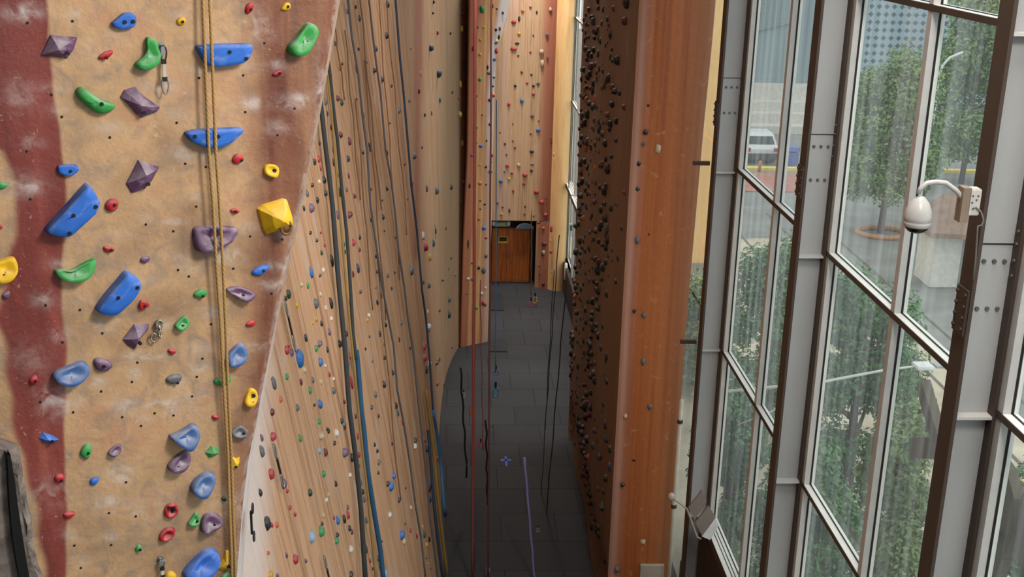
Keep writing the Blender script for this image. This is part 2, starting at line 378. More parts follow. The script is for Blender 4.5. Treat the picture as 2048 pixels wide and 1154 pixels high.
nhold(*F_, [(725, 350), (760, 310), (805, 305), (810, 345), (760, 360)], 'r', 'tiny red two-lobed hold on dark band', 'dome')
nhold(*F_, [(580, 580), (620, 530), (690, 470), (735, 510), (740, 570), (690, 640), (600, 660), (580, 640)], 'u', 'slate blue scooped hold right of yellow rope', 'ledge', [(680, 605)], .06)
nhold(*F_, [(478, 770), (520, 750), (570, 760), (600, 715), (630, 760), (600, 800), (510, 815)], 'g', 'green crescent behind yellow rope', 'dome')
nhold(*F_, [(710, 940), (740, 860), (770, 825), (815, 840), (822, 890), (790, 960), (740, 970)], 'y', 'yellow pocketed hold near wall edge', 'ledge', [(778, 932), (785, 878)])
nhold(*F_, [(465, 1045), (500, 1030), (540, 1050), (500, 1085)], 'r', 'tiny dark red triangular crimp', 'dome')
nhold(*I_, [(610, 40), (650, 0), (700, -20), (755, 20), (740, 60), (690, 82), (630, 70)], 's', 'grey knobbly hold on dark red paint', 'ledge', [(708, 40)])
nhold(*G_, [(295, 80), (330, 38), (400, 60), (460, 95), (400, 130), (320, 110)], 'b', 'small blue pointed hold on red band', 'facet', [(390, 97)], .04)
nhold(*G_, [(610, 190), (640, 135), (680, 118), (710, 150), (690, 225), (660, 250), (620, 220)], 'g', 'green upright oval with black bolt', 'dome', [(668, 185)])
nhold(*G_, [(820, 195), (870, 145), (935, 118), (930, 170), (890, 215), (840, 220)], 'p', 'small greyish purple hooked hold', 'ledge')
nhold(*G_, [(1275, 65), (1340, 45), (1420, 0), (1470, -40), (1515, -20), (1515, 50), (1450, 150), (1400, 150)], 'u', 'large slate blue scoop with grey top', 'ledge', [(1440, 130)], .09)
nhold(*G_, [(1275, 300), (1320, 240), (1400, 180), (1450, 165), (1460, 220), (1430, 290), (1380, 330), (1300, 335)], 'p', 'purple knobbly chalked hold under big scoop', 'ledge', [(1355, 290)], .06)
nhold(*G_, [(410, 395), (430, 360), (480, 353), (503, 385), (480, 420), (440, 432)], 'r', 'small round red hold on red band edge', 'dome', [(465, 398)])
nhold(*G_, [(685, 425), (700, 390), (755, 380), (762, 400), (740, 440), (700, 448)], 'b', 'tiny royal blue foothold', 'dome')
nhold(*G_, [(478, 680), (500, 650), (580, 645), (570, 680), (520, 708)], 'r', 'small red crimp with white chalked top', 'dome')
nhold(*G_, [(1255, 640), (1280, 590), (1330, 575), (1372, 610), (1360, 670), (1310, 700), (1265, 690)], 'r', 'red pocket hold with white chalk lip', 'ring', [(1325, 640), (1330, 603), (1290, 608)])
nhold(*G_, [(1212, 860), (1235, 800), (1290, 762), (1350, 775), (1340, 820), (1290, 870), (1240, 880)], 'r', 'red slanted oval hold with chalked centre', 'ring', [])
nhold(*G_, [(1035, 940), (1060, 900), (1090, 905), (1085, 940), (1050, 960)], 'g', 'tiny green foothold', 'dome', [(1070, 933)])
nhold(*I_, [(275, 745), (310, 700), (350, 640), (380, 680), (370, 740), (320, 755)], 'g', 'small green hold beside purple lump', 'ledge', [(352, 715)])
nhold(*I_, [(375, 790), (390, 700), (430, 650), (500, 655), (560, 700), (530, 750), (450, 780), (410, 812)], 'p', 'purple lumpy pocket hold left of yellow rope', 'ledge', [(478, 738)], .06)
nhold(*I_, [(295, 470), (330, 400), (410, 340), (480, 335), (490, 380), (450, 460), (400, 522), (330, 515)], 'u', 'slate blue scooped hold left of yellow rope', 'ledge', [(423, 478)], .08)
nhold(*I_, [(420, 195), (470, 140), (500, 150), (545, 190), (500, 220), (450, 235)], 'g', 'small green pyramid left of yellow rope', 'facet', [], .04)
nhold(*I_, [(605, 310), (620, 215), (660, 240), (690, 225), (690, 270), (665, 325), (630, 330)], 'y', 'yellow star-shaped hold right of yellow rope', 'facet', [(648, 292)], .04)
nhold(*I_, [(240, 1110), (300, 1040), (380, 960), (450, 920), (515, 940), (530, 1000), (480, 1080), (380, 1154), (300, 1180), (250, 1150)], 'b', 'large blue block hold with chalky hollow', 'ledge', [(445, 1070)], .09)
nhold(*I_, [(110, 1140), (140, 1105), (190, 1110), (205, 1150), (180, 1180), (120, 1180)], 'y', 'yellow round hold under white quickdraw', 'dome', [(165, 1145)])
nhold(*I_, [(510, 1090), (560, 1010), (580, 945), (605, 950), (605, 1080), (560, 1105)], 'y', 'yellow fin-shaped hold left of yellow rope', 'facet', [(588, 1053)], .05)
nhold(*I_, [(540, 1150), (580, 1115), (610, 1120), (610, 1180), (550, 1180)], 'g', 'pale green hold tip by rope', 'dome')
nhold(*I_, [(540, 545), (570, 525), (592, 550), (570, 578)], 'd', 'tiny dark green crimp with chalk by rope', 'dome')
ranks = {}
near_list.sort(key=lambda t: min(q[1] for q in t[0]))
GRP_N = 'climbing holds on the near wall'
ALLH = []      # (pixel area, builder)
for poly, col, desc, shape, bolts, h, apex in near_list:
    r = ranks.get(col, 0); ranks[col] = r+1
    P = [near(x, y) for x, y in poly]
    c = sum(P, Vector())/len(P)
    loc = [Vector((NU.dot(p-c), (p-c).z)) for p in P]
    size = [max(q[i] for q in loc)-min(q[i] for q in loc) for i in (0, 1)]
    if h is None: h = .36*min(size)+.008
    ap = Vector((0, 0)) if apex is None else Vector((NU.dot(near(*apex)-c), (near(*apex)-c).z))
    sm = chaikin(loc, 2) if shape != 'slab' else chaikin([w_ for a_, b_ in zip(loc, loc[1:]+loc[:1]) for w_ in (a_*.86+b_*.14, a_*.14+b_*.86)], 1)
    if shape == 'facet': sm = loc
    bm = BM(); rings = []
    prof = PROF[shape]
    for s, hh in prof:
        ring = []
        for q in sm:
            w = q*s+ap*(1-s)
            hg = h*hh
            if shape in ('dome', 'slab', 'ledge', 'ring'):
                if s < .9: w = w+Vector((math.sin(q.y*40+hh*3)*.05*size[0]*(1-s), math.cos(q.x*37)*.05*size[1]*(1-s)))
            if shape == 'ledge' and hh > .5: hg = h*hh*(1-.25*max(-1, min(1, q.y/(.5*size[1]+1e-6))))
            ring.append(bm.verts.new(c+NU*w.x+Vector((0, 0, w.y))+NN*hg-NN*.004))
        rings.append(ring)
    nv = len(sm)
    for Ra, Rb in zip(rings, rings[1:]):
        for k in range(nv): bm.faces.new((Ra[k], Ra[(k+1) % nv], Rb[(k+1) % nv], Rb[k]))
    bm.faces.new(rings[-1])
    o = from_bm('climbing_hold', bm, FM[col], None, shape != 'facet', c)
    lab = f'{desc}, {ordn(r)} {FN[col]} one down the near wall'
    tag(o, lab, 'climbing hold', GRP_N)
    for b in bolts:
        q = near(*b); rel = Vector((NU.dot(q-c), (q-c).z))
        # height of the surface at the bolt: profile by relative radius
        rr = max((abs(rel.x-ap.x)/(.5*size[0]+1e-6)), (abs(rel.y-ap.y)/(.5*size[1]+1e-6)))
        hb = h*lerp_tab(sorted(prof), min(1, rr))
        bm = BM(); disc(bm, q+NN*(hb*.9-.012), NN, .0105 if min(size) > .08 else .008, .016+.08*h, 10)
        ob = from_bm('bolt', bm, BLACK, o); 
    if 'pyramid volume' in desc:
        q = near(*tile(*D_, [(1005, 650)])[0])+NN*.075
        bm = BM()
        tube(bm, [q+NU*(.032*math.cos(a))+Vector((0, 0, .04*math.sin(a)))+NN*.01 for a in [i*math.pi/8 for i in range(17)]], .009, 8)
        disc(bm, q-NN*.03, NN, .03, .04, 14, 0)
        from_bm('knot', bm, pm('brown_knot', (120, 84, 50), .6), o, True)
# ---- quickdraws and chain on the near wall
def quickdraw(px, py, px2, py2, label, plain=False):
    p = near(px, py)+NN*.03; q = near(px2, py2)+NN*.05
    d = (q-p); L = d.length; d = d.normalized()
    t = tag(empty('quickdraw', p), label, 'quickdraw')
    bm = BM(); disc(bm, p-NN*.03, NN, .022, .006, 14); disc(bm, p-NN*.026, NN, .011, .02, 6)
    obox(bm, p-Vector((0, 0, .02)), NU, NN, Vector((0, 0, 1)), .012, .003, .025)
    from_bm('hanger', bm, STEEL, t)
    def biner(a, ln, m, nm):
        bm = BM(); pts = []
        for k in range(21):
            an = 2*math.pi*k/20
            pts.append(a+d*(ln*.5*(1-math.cos(an)))+NU*(.018*math.sin(an)*(1+.25*math.cos(an))))
        tube(bm, pts, .0045, 6); from_bm(nm, bm, m, t, True)
    biner(p-d*.005, L*.34, STEEL if plain else pm('dark_carabiner', (44, 42, 42), .4, metal=.3), 'upper_carabiner')
    bm = BM(); obox(bm, p+d*(L*.5), NU, NN, d, .009, .004, L*.2)
    s = from_bm('sling', bm, pm('grey_sling', (182, 178, 170), .8), t)
    for f in (.31, .68):
        bm = BM(); obox(bm, p+d*(L*f), NU, NN, d, .012, .007, .012); from_bm('sling_keeper', bm, BLACK, s)
    biner(p+d*(L*.66), L*.34, STEEL, 'lower_carabiner')
quickdraw(322, 92, 326, 186, 'metal quickdraw with pale grey sling hanging beside the green bean hold')
quickdraw(320, 1118, 322, 1160, 'short white quickdraw above the yellow round hold at wall foot', True)
t = tag(empty('anchor_chain', near(310, 655)), 'silver chain links and hanger bolted beside the purple wedge hold', 'chain')
for i, (x, y) in enumerate(((316, 646), (313, 656), (317, 664), (305, 672))):
    q = near(x, y)+NN*.03; bm = BM(); a0 = i*1.1
    tube(bm, [q+NU*(.018*math.cos(a)*math.cos(a0))+Vector((0, 0, .026*math.sin(a)))+NN*(.014*math.cos(a)*math.sin(a0)) for a in [k*math.pi/7 for k in range(15)]], .006, 6)
    from_bm('chain_link', bm, pm('chain_metal', (170, 160, 140), .4, metal=.6), t, True)
bm = BM(); disc(bm, near(315, 645), NN, .016, .02, 10); from_bm('hanger', bm, STEEL, t)
# ---- yellow top rope in front of the near wall
def rope(name, pts, r, mat, label=None, cat='rope', group=None, n=8):
    bm = BM(); tube(bm, pts, r, n)
    o = from_bm(name, bm, mat, None, True, pts[0])
    return tag(o, label, cat, group)
def rope_mat(name, c, c2):
    nt = NT(name)
    w = nt.new('ShaderNodeTexWave', bands_direction='DIAGONAL'); w.inputs['Scale'].default_value = 30; w.inputs['Distortion'].default_value = 1
    nt.l(nt.coord('Object', (1, 1, .7)), w.inputs['Vector'])
    nt.bsdf(nt.ramp(w.outputs['Fac'], [(.35, lin(c2)), (.6, lin(c))]), .75, spec=.2); return nt.m
YR = rope_mat('yellow_rope', (178, 144, 92), (150, 116, 66))
def mdist(px, py, d): return near(px, py)+NN*d
t = tag(empty('top_rope', mdist(398, 0, .06)), 'doubled yellow climbing rope hanging down the near wall over the blue ledges', 'rope')
for nm, pts in (('rope_strand', [(397, -60), (400, 60), (404, 170), (409, 300), (417, 400), (424, 520), (433, 640), (441, 780), (449, 900), (453, 1010), (457, 1100), (459, 1260)]),
                ('rope_strand', [(410, -60), (414, 60), (418, 170), (423, 300), (430, 400), (437, 520), (443, 640), (449, 780), (456, 900), (460, 1010), (464, 1100), (466, 1260)])):
    bm = BM(); tube(bm, [mdist(x, y, .062+.012*math.sin(y*.004)) for x, y in pts], .0092, 8); from_bm(nm, bm, YR, t, True)
# ---- rock feature in the lower corner
def rockf():
    bm = BM()
    out = [(-90, 868), (-20, 872), (8, 878), (34, 886), (42, 930), (48, 985), (60, 1020), (62, 1070), (72, 1120), (92, 1160), (110, 1300), (-90, 1300)]
    P = [near(x, y) for x, y in out]; c = near(-10, 1050)
    rings = []
    for s, h in ((1, -.01), (.985, .06), (.95, .11), (.86, .13), (.75, .14)):
        rings.append([bm.verts.new(c+(p-c)*s+NN*(h+.02*math.sin(i*2.3+s*9))) for i, p in enumerate(P)])
    n = len(P)
    for a, b in zip(rings, rings[1:]):
        for k in range(n): bm.faces.new((a[k], a[(k+1) % n], b[(k+1) % n], b[k]))
    bm.faces.new(rings[-1])
    bmesh.ops.subdivide_edges(bm, edges=bm.edges[:], cuts=2, use_grid_fill=True, fractal=.03)
    nt = NT('grey_rock'); v = nt.coord('Object')
    nt.bsdf(nt.ramp(nt.noise(9, 7, v, .8), [(.3, lin((78, 70, 66))), (.55, lin((124, 112, 104))), (.75, lin((150, 136, 124)))]), .8, 0, nt.noise(14, 6, v), .6, .03)
    o = from_bm('rock_flake', bm, nt.m, None, False, c)
    tag(o, 'grey fake-rock flake with a black crack at the foot of the near wall', 'rock')
    bm = BM()
    L = [(4, 884), (9, 930), (14, 985), (22, 1050), (32, 1110), (44, 1175), (50, 1300)]
    wd = [3, 6, 8, 10, 10, 8, 8]
    prev = None
    for (x, y), w in zip(L, wd):
        a = bm.verts.new(near(x-w, y)+NN*.185); b = bm.verts.new(near(x+w, y)+NN*.185)
        a2 = bm.verts.new(near(x-w, y)+NN*.02); b2 = bm.verts.new(near(x+w, y)+NN*.02)
        if prev:
            bm.faces.new((prev[0], prev[1], b, a)); bm.faces.new((prev[0], a, a2, prev[2])); bm.faces.new((prev[1], prev[3], b2, b))
        prev = (a, b, a2, b2)
    from_bm('crack', bm, pm('crack_black', (10, 9, 9), .9), o)
rockf()
# ================================================================== LONG ROPED WALL (wall_left)
TA = [(4, -.6), (10, -.3), (15, -.15), (22, -.02), (26, -.12), (29.5, -.22), (33, -.1), (35, .12), (36.6, .5), (39, 1.0)]
TB = [(4, -.24), (10, -.19), (15, -.165), (18, -.15), (22, -.115), (26, -.08), (29.5, -.055), (32, -.04), (34, -.022), (36.6, -.006), (39, 0)]
def sm_tab(tab, y): return (lerp_tab(tab, y-1.2)+2*lerp_tab(tab, y)+lerp_tab(tab, y+1.2)+lerp_tab(tab, y-.6)+lerp_tab(tab, y+.6))/6
def SX(y, z): return sm_tab(TA, y)+sm_tab(TB, y)*z
def on_left(px, py, off=0.0):
    d = ray(px, py)
    f = lambda t: (CAM+d*t).x-off-SX((CAM+d*t).y, (CAM+d*t).z)
    k = 1/d.y
    lo, prev = 9.5, None
    y = 9.5; f0 = f(y*k)
    while y < 38:
        y2 = y+.15; f2 = f(y2*k)
        if f0 > 0 >= f2 or f0 < 0 <= f2:
            a, b = y*k, y2*k; fa = f0
            for _ in range(40):
                m = (a+b)/2; fm = f(m)
                if (fm > 0) == (fa > 0): a = m; fa = fm
                else: b = m
            return CAM+d*((a+b)/2)
        y, f0 = y2, f2
    return CAM+d*(35.8*k)
def nl(p):
    e = .05
    ty = Vector((SX(p.y+e, p.z)-SX(p.y-e, p.z), 2*e, 0)); tz = Vector((SX(p.y, p.z+e)-SX(p.y, p.z-e), 0, 2*e))
    return ty.cross(tz).normalized(), ty.normalized(), tz.normalized()
def streak_wall(name, stops, usc=1.0, vs=.05, mauve=0.0, chalk=.6):
    n = NT(name)
    uv = n.new('ShaderNodeUVMap')
    def mapv(a, b):
        mp = n.new('ShaderNodeMapping'); mp.inputs['Scale'].default_value = (a, b, 1); n.l(uv.outputs[0], mp.inputs['Vector']); return mp.outputs[0]
    col = n.ramp(n.noise(1, 6, mapv(5*usc, vs*3), .3, .7), [(p, lin(c)) for p, c in stops])
    fine = n.noise(1, 5, mapv(22*usc, .35), .2, .7)
    col = n.mix(n.math('MULTIPLY', n.math('SUBTRACT', fine, .53), 5.0, True), col, lin((122, 86, 64)))
    lf = n.noise(1, 5, mapv(30*usc, .9), .4, .7)
    col = n.mix(n.math('MULTIPLY', n.math('MULTIPLY', n.math('SUBTRACT', lf, .58), 4.0, True), chalk), col, lin((226, 206, 186)))
    blot = n.noise(1, 6, mapv(2.2, 1.1), .5)
    col = n.mix(n.math('MULTIPLY', n.math('MULTIPLY', n.math('SUBTRACT', blot, .55), 4.0, True), chalk), col, lin((206, 186, 172)))
    at = n.attr('paint'); sp = n.new('ShaderNodeSeparateColor'); n.l(at.outputs['Color'], sp.inputs[0])
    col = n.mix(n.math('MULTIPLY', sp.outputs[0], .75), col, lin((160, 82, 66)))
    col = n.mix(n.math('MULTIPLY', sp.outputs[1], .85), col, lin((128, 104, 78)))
    col = n.mix(n.math('MULTIPLY', sp.outputs[2], .85), col, lin((220, 210, 206)))
    n.bsdf(col, .6, 0, n.noise(1, 5, mapv(14, 3)), .25, .03, .3)
    return n.m
def grid_wall(name, rows, mat, kind='structure', paintf=None):
    """rows: list of lists of Vector (same length) -> structure mesh with uv in metres"""
    nr, nc = len(rows), len(rows[0])
    me = bpy.data.meshes.new(name)
    vs = [tuple(p) for r in rows for p in r]
    fs = [(j*nc+i, j*nc+i+1, (j+1)*nc+i+1, (j+1)*nc+i) for j in range(nr-1) for i in range(nc-1)]
    me.from_pydata(vs, [], fs)
    U = []
    for r in rows:
        a = 0; L = [0]
        for p, q in zip(r, r[1:]): a += (Vector((q.x, q.y, 0))-Vector((p.x, p.y, 0))).length; L.append(a)
        U.append(L)
    uv = me.uv_layers.new(name='uv')
    for l in me.loops:
        j, i = divmod(l.vertex_index, nc); uv.data[l.index].uv = (U[j][i], rows[j][i].z)
    ca = me.color_attributes.new('paint', 'FLOAT_COLOR', 'POINT')
    for k, v in enumerate(vs): ca.data[k].color = (*(paintf(Vector(v)) if paintf else (0, 0, 0)), 1)
    o = link(name, me, mat, None, True); tag(o, kind=kind); return o
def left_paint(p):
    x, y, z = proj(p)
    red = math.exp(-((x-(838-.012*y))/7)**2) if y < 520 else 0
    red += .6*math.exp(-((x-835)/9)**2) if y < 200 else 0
    taupe_shade = smooth(x, 848, 905)*(1-.65*smooth(y, 420, 900))  # taupe tone with the shade beside the fin painted into it
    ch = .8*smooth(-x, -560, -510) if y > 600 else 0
    return (min(1, red), taupe_shade, ch)
rows = []
for j in range(90):
    z = 15.2*j/89
    rows.append([Vector((SX(y, z), y, z)) for y in [9+28.2*i/220 for i in range(221)]])
LW = streak_wall('long_wall_boards', [(.32, (152, 108, 80)), (.44, (190, 144, 108)), (.54, (206, 162, 126)), (.64, (182, 126, 96)), (.72, (158, 104, 82))])
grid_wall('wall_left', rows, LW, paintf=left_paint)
# ================================================================== FAR FIN, FAR WALL, PILLAR
FA = [(-30, 939), (300, 935), (500, 926), (690, 921), (760, 919)]          # fin outer edges in the frame, taken to its own plane
FB = [(-30, 1026), (40, 1014), (110, 992), (200, 988), (450, 983), (690, 975), (760, 974)]
fn = Vector((.62, -1, 0)).normalized(); FP = Vector((.4, 35.94, 0))
def onfin(px, py): return on_plane(px, py, FP, fn)
rows = []
for j in range(80):
    py = -60+j/79*800
    a = onfin(lerp_tab(FA, py), py); b = onfin(lerp_tab(FB, py), py)
    zz = (a.z+b.z)/2
    if zz < 0: zz = 0.0
    a.z = b.z = zz
    r = [a+(b-a)*(i/24) for i in range(25)]
    r = [a+Vector((-.1, 2.2, 0))]+r+[b+Vector((.0, 5.4, 0))]
    rows.append(r)
rows = [r for k, r in enumerate(rows) if k == 0 or r[0].z < rows[k-1][0].z]
def fin_paint(p):
    x, y, z = proj(p)
    fa, fb = lerp_tab(FA, y), lerp_tab(FB, y)
    u = (x-fa)/(fb-fa)
    red = smooth(-u, -.32, -.2)+ .8*math.exp(-((u-.78)/.1)**2)
    ch = smooth(u, .66, .82)*(1-.7*smooth(y, 200, 420))
    return (min(1, red), 0, ch)
grid_wall('wall_fin', rows, streak_wall('fin_boards', [(.3, (190, 118, 84)), (.45, (206, 148, 100)), (.6, (222, 172, 112)), (.75, (196, 120, 88))], 1.6, .05, 0, .35), paintf=fin_paint)
# far wall with door opening
Y0 = 42.35
FW = streak_wall('far_wall_boards', [(.3, (170, 130, 98)), (.45, (192, 154, 118)), (.6, (198, 164, 130)), (.75, (178, 132, 100))], 1.2, .06, 0, .3)
def far_paint(p):
    x, y, z = proj(p)
    e = 1111-.026*y
    red = smooth(x, e-32, e-12)
    mv = math.exp(-((x-(1030-.15*min(y, 140)))/10)**2)*.5
    return (min(1, red+mv*.5), 0, mv*.4)
rows = []
zs = [0, .6, 1.2, 1.8, 2.3, 2.52]+[2.52+.3*k for k in range(1, 45)]
xs = [1.0+2.75*i/44 for i in range(45)]
grid_wall('wall_far', [[Vector((x, Y0, z)) for x in xs] for z in zs if z >= 2.5], FW, paintf=far_paint)
grid_wall('wall_far_jamb', [[Vector((3.2+.55*i/12, Y0-.02-.25*math.sin(i/12*1.4), z)) for i in range(13)] for z in zs if z <= 2.53], FW, paintf=far_paint)
# cream pier right of the far wall
crn = NT('cream_pier_paint')
crn.bsdf(crn.ramp(crn.noise(2, 6, crn.coord('Object', (3, 3, .3))), [(.3, lin((222, 172, 112))), (.55, lin((240, 198, 140))), (.75, lin((236, 186, 128)))]), .5, 0, crn.noise(6, 4), .15, .02)
rows = []
for z in [0, .3]+[.5*k for k in range(1, 32)]:
    rows.append([Vector((3.66+.66*i/10+.0*z, 42.1-.25*math.sin(math.pi*i/10)+(.0 if i < 10 else .5), z)) for i in range(11)])
grid_wall('wall_far_pier', rows, crn.m)
# recess behind the opening
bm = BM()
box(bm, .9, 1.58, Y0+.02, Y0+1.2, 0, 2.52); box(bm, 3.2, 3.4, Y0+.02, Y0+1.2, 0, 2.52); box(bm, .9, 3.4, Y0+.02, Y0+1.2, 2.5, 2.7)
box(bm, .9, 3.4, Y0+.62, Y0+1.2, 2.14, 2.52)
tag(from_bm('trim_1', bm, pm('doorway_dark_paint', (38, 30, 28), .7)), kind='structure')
wood = NT('door_wood')
wood.bsdf(wood.ramp(wood.noise(2, 6, wood.coord('Object', (6, 1, .5)), .6), [(.3, lin((140, 70, 26))), (.55, lin((184, 100, 40))), (.75, lin((206, 122, 54)))]), .4, 0)
d = tag(empty('door_1', (2.4, Y0+.6, 0)), kind='structure')
for x0, x1 in ((1.62, 2.16), (2.17, 3.02)):
    bm = BM(); box(bm, x0, x1, Y0+.55, Y0+.6, .02, 2.1); box(bm, x0+.06, x1-.06, Y0+.54, Y0+.56, .1, 1.0); box(bm, x0+.06, x1-.06, Y0+.54, Y0+.56, 1.1, 2.02)
    dl = from_bm('door_leaf', bm, wood.m, d)
bm = BM(); box(bm, 1.57, 1.62, Y0+.5, Y0+.64, 0, 2.14); box(bm, 3.02, 3.1, Y0+.5, Y0+.64, 0, 2.14); box(bm, 1.57, 3.1, Y0+.5, Y0+.64, 2.1, 2.16)
from_bm('door_frame', bm, pm('door_frame_dark', (66, 40, 28), .5), d)
bm = BM(); tube(bm, [(2.24, Y0+.5, .95), (2.24, Y0+.48, 1.0), (2.24, Y0+.48, 1.15), (2.24, Y0+.5, 1.2)], .012, 6); from_bm('door_handle', bm, STEEL, dl, True)
# yellow notice on the door
q = on_axis(1006, 480, 1, Y0+.5)
t = tag(empty('door_notice', q), 'small yellow notice plate fixed high on the wooden door', 'sign')
npl = boxo('notice_plate', (q.x-.17, q.x+.17, Y0+.51, Y0+.53, q.z-.12, q.z+.13), pm('notice_yellow', (222, 190, 60), .5), t)
boxo('notice_picture', (q.x-.14, q.x+.14, Y0+.5, Y0+.512, q.z-.05, q.z+.11), pm('notice_dark', (54, 48, 34), .5), npl)
# exit box and half-round lamp above the door
q = on_axis(1003, 448, 1, Y0+.4)
t = tag(empty('exit_sign', q), 'pale green exit box with two small lamp heads above the wooden doors', 'sign')
boxo('sign_case', (q.x-.26, q.x+.2, Y0+.36, Y0+.44, q.z-.1, q.z+.1), pm('exit_case_green', (134, 150, 112), .5), t, .01)
boxo('sign_face', (q.x-.2, q.x+.14, Y0+.35, Y0+.362, q.z-.055, q.z+.055), pm('exit_face_pale', (176, 188, 150), .5), t)
for dx in (-.3, .25):
    bm = BM(); lathe(bm, (q.x+dx, Y0+.38, q.z+.02), [(.03, -.1), (.07, -.06), (.075, .05), (.04, .1)], 12)
    from_bm('lamp_head', bm, pm('lamp_head_white', (220, 224, 214), .5), t, True)
q = on_axis(1050, 457, 1, Y0+.4)
bm = BM(); pr = []
for k in range(17):
    a = math.pi*k/16; pr.append((math.cos(a)*.3, math.sin(a)*.19))
fr = [bm.verts.new((q.x+x, Y0+.36, q.z+z)) for x, z in pr]; bk = [bm.verts.new((q.x+x, Y0+.5, q.z+z)) for x, z in pr]
bm.faces.new(fr); bm.faces.new(bk[::-1])
for k in range(17): bm.faces.new((fr[k], bk[k], bk[(k+1) % 17], fr[(k+1) % 17]))
hl = tag(from_bm('half_round_panel', bm, pm('pale_blue_panel', (118, 158, 184), .3), None, False, q), 'pale blue half-round panel above the wooden doors', 'panel')
bm = BM(); tube(bm, [(q.x+x*1.04, Y0+.36, q.z+z*1.04) for x, z in pr], .022, 6); from_bm('panel_rim', bm, pm('pale_rim', (206, 216, 222), .4), hl, True)
# ---- pillar: orange front, shaded climbing side
PFR = [(3.02, 19.62), (3.06, 19.56), (3.16, 19.5), (3.4, 19.44), (3.6, 19.42), (3.78, 19.42), (3.94, 19.43), (4.06, 19.47), (4.14, 19.54), (4.175, 19.66), (4.18, 20.4)]
rows = []
for j in range(60):
    z = 16.5*j/59
    lean = lerp_tab([(2, -.02), (7, -.01), (10, .04), (11.5, .08), (14, .1)], z)
    rows.append([Vector((x+lean*smooth(x, 3.5, 4.1), y, z)) for x, y in PFR])
def interp(rows, k):
    out = []
    for r in rows:
        rr = []
        for a, b in zip(r, r[1:]): rr += [a+(b-a)*(i/k) for i in range(k)]
        out.append(rr+[r[-1]])
    return out
on = NT('orange_wall_paint'); uvn = on.new('ShaderNodeUVMap'); mp = on.new('ShaderNodeMapping'); mp.inputs['Scale'].default_value = (9, .12, 1); on.l(uvn.outputs[0], mp.inputs[0])
oc = on.ramp(on.noise(1, 6, mp.outputs[0], .2, .6), [(.3, lin((140, 74, 36))), (.5, lin((168, 94, 48))), (.68, lin((176, 108, 58)))])
sx = on.new('ShaderNodeSeparateXYZ'); on.l(uvn.outputs[0], sx.inputs[0])
bl = on.math('MULTIPLY', on.noise(5, 7, on.coord('Object'), 1.0), 1.0)
oc = on.mix(on.math('MULTIPLY', on.math('SUBTRACT', bl, .62), 5.0, True), oc, lin((214, 160, 120)))
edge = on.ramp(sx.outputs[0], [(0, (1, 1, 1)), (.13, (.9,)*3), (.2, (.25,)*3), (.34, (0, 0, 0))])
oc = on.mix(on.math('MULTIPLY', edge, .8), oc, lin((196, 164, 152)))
right_shade = on.ramp(sx.outputs[0], [(.72, (0, 0, 0)), (1.15/1.6+.28, (1, 1, 1))])  # shading of the pillar's right side, mixed into its colour as brown
oc = on.mix(on.math('MULTIPLY', right_shade, .55), oc, lin((120, 70, 36)))
on.bsdf(oc, .5, 0, on.noise(9, 6, on.coord('Object')), .3, .03)
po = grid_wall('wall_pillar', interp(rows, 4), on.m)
def pill_x(y): return 3.02+.16*(y-19.6)/9.4
rows = []
for j in range(70):
    z = 16.5*j/69
    f = 1.0 if z > 1.5 else 0
    L = []
    for i in range(50):
        y = 19.62+9.5*i/49
        und = .22*math.exp(-((z-.6)/.7)**2)
        L.append(Vector((pill_x(y)+und+.03*math.sin(y*1.3+z*.4)*smooth(y, 19.7, 21), y, z)))
    L.append(Vector((pill_x(29.1)+.05, 29.3, z))); L.append(Vector((4.15, 29.4, z)))
    rows.append(L)
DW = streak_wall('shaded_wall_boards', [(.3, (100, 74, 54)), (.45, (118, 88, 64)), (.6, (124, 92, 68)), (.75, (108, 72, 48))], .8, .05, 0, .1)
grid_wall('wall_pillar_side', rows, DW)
# ================================================================== SMALL HOLDS ON THE DISTANT WALLS
def blob(bm, c, n, u, v, a, b, h, mi=0, seed=0):
    rnd = random.Random(seed); m = 8; rings = []
    ph = [1+rnd.uniform(-.22, .22) for _ in range(m)]; rot = rnd.uniform(0, 6)
    sh = rnd.uniform(-.25, .25), rnd.uniform(-.35, .15)
    for s, hh in ((1, -.05), (.98, .4), (.72, .86), (.25, 1.05)):
        ring = []
        for k in range(m):
            an = 2*math.pi*k/m
            x = a*s*ph[k]*math.cos(an); y = b*s*ph[(k+2) % m]*math.sin(an)
            ring.append(bm.verts.new(c+u*(x+sh[0]*a*(1-s))+v*(y+sh[1]*b*(1-s))+n*(h*hh)))
        rings.append(ring)
    for A, B in zip(rings, rings[1:]):
        for k in range(m): bm.faces.new((A[k], A[(k+1) % m], B[(k+1) % m], B[k])).material_index = mi
    bm.faces.new(rings[-1]).material_index = mi
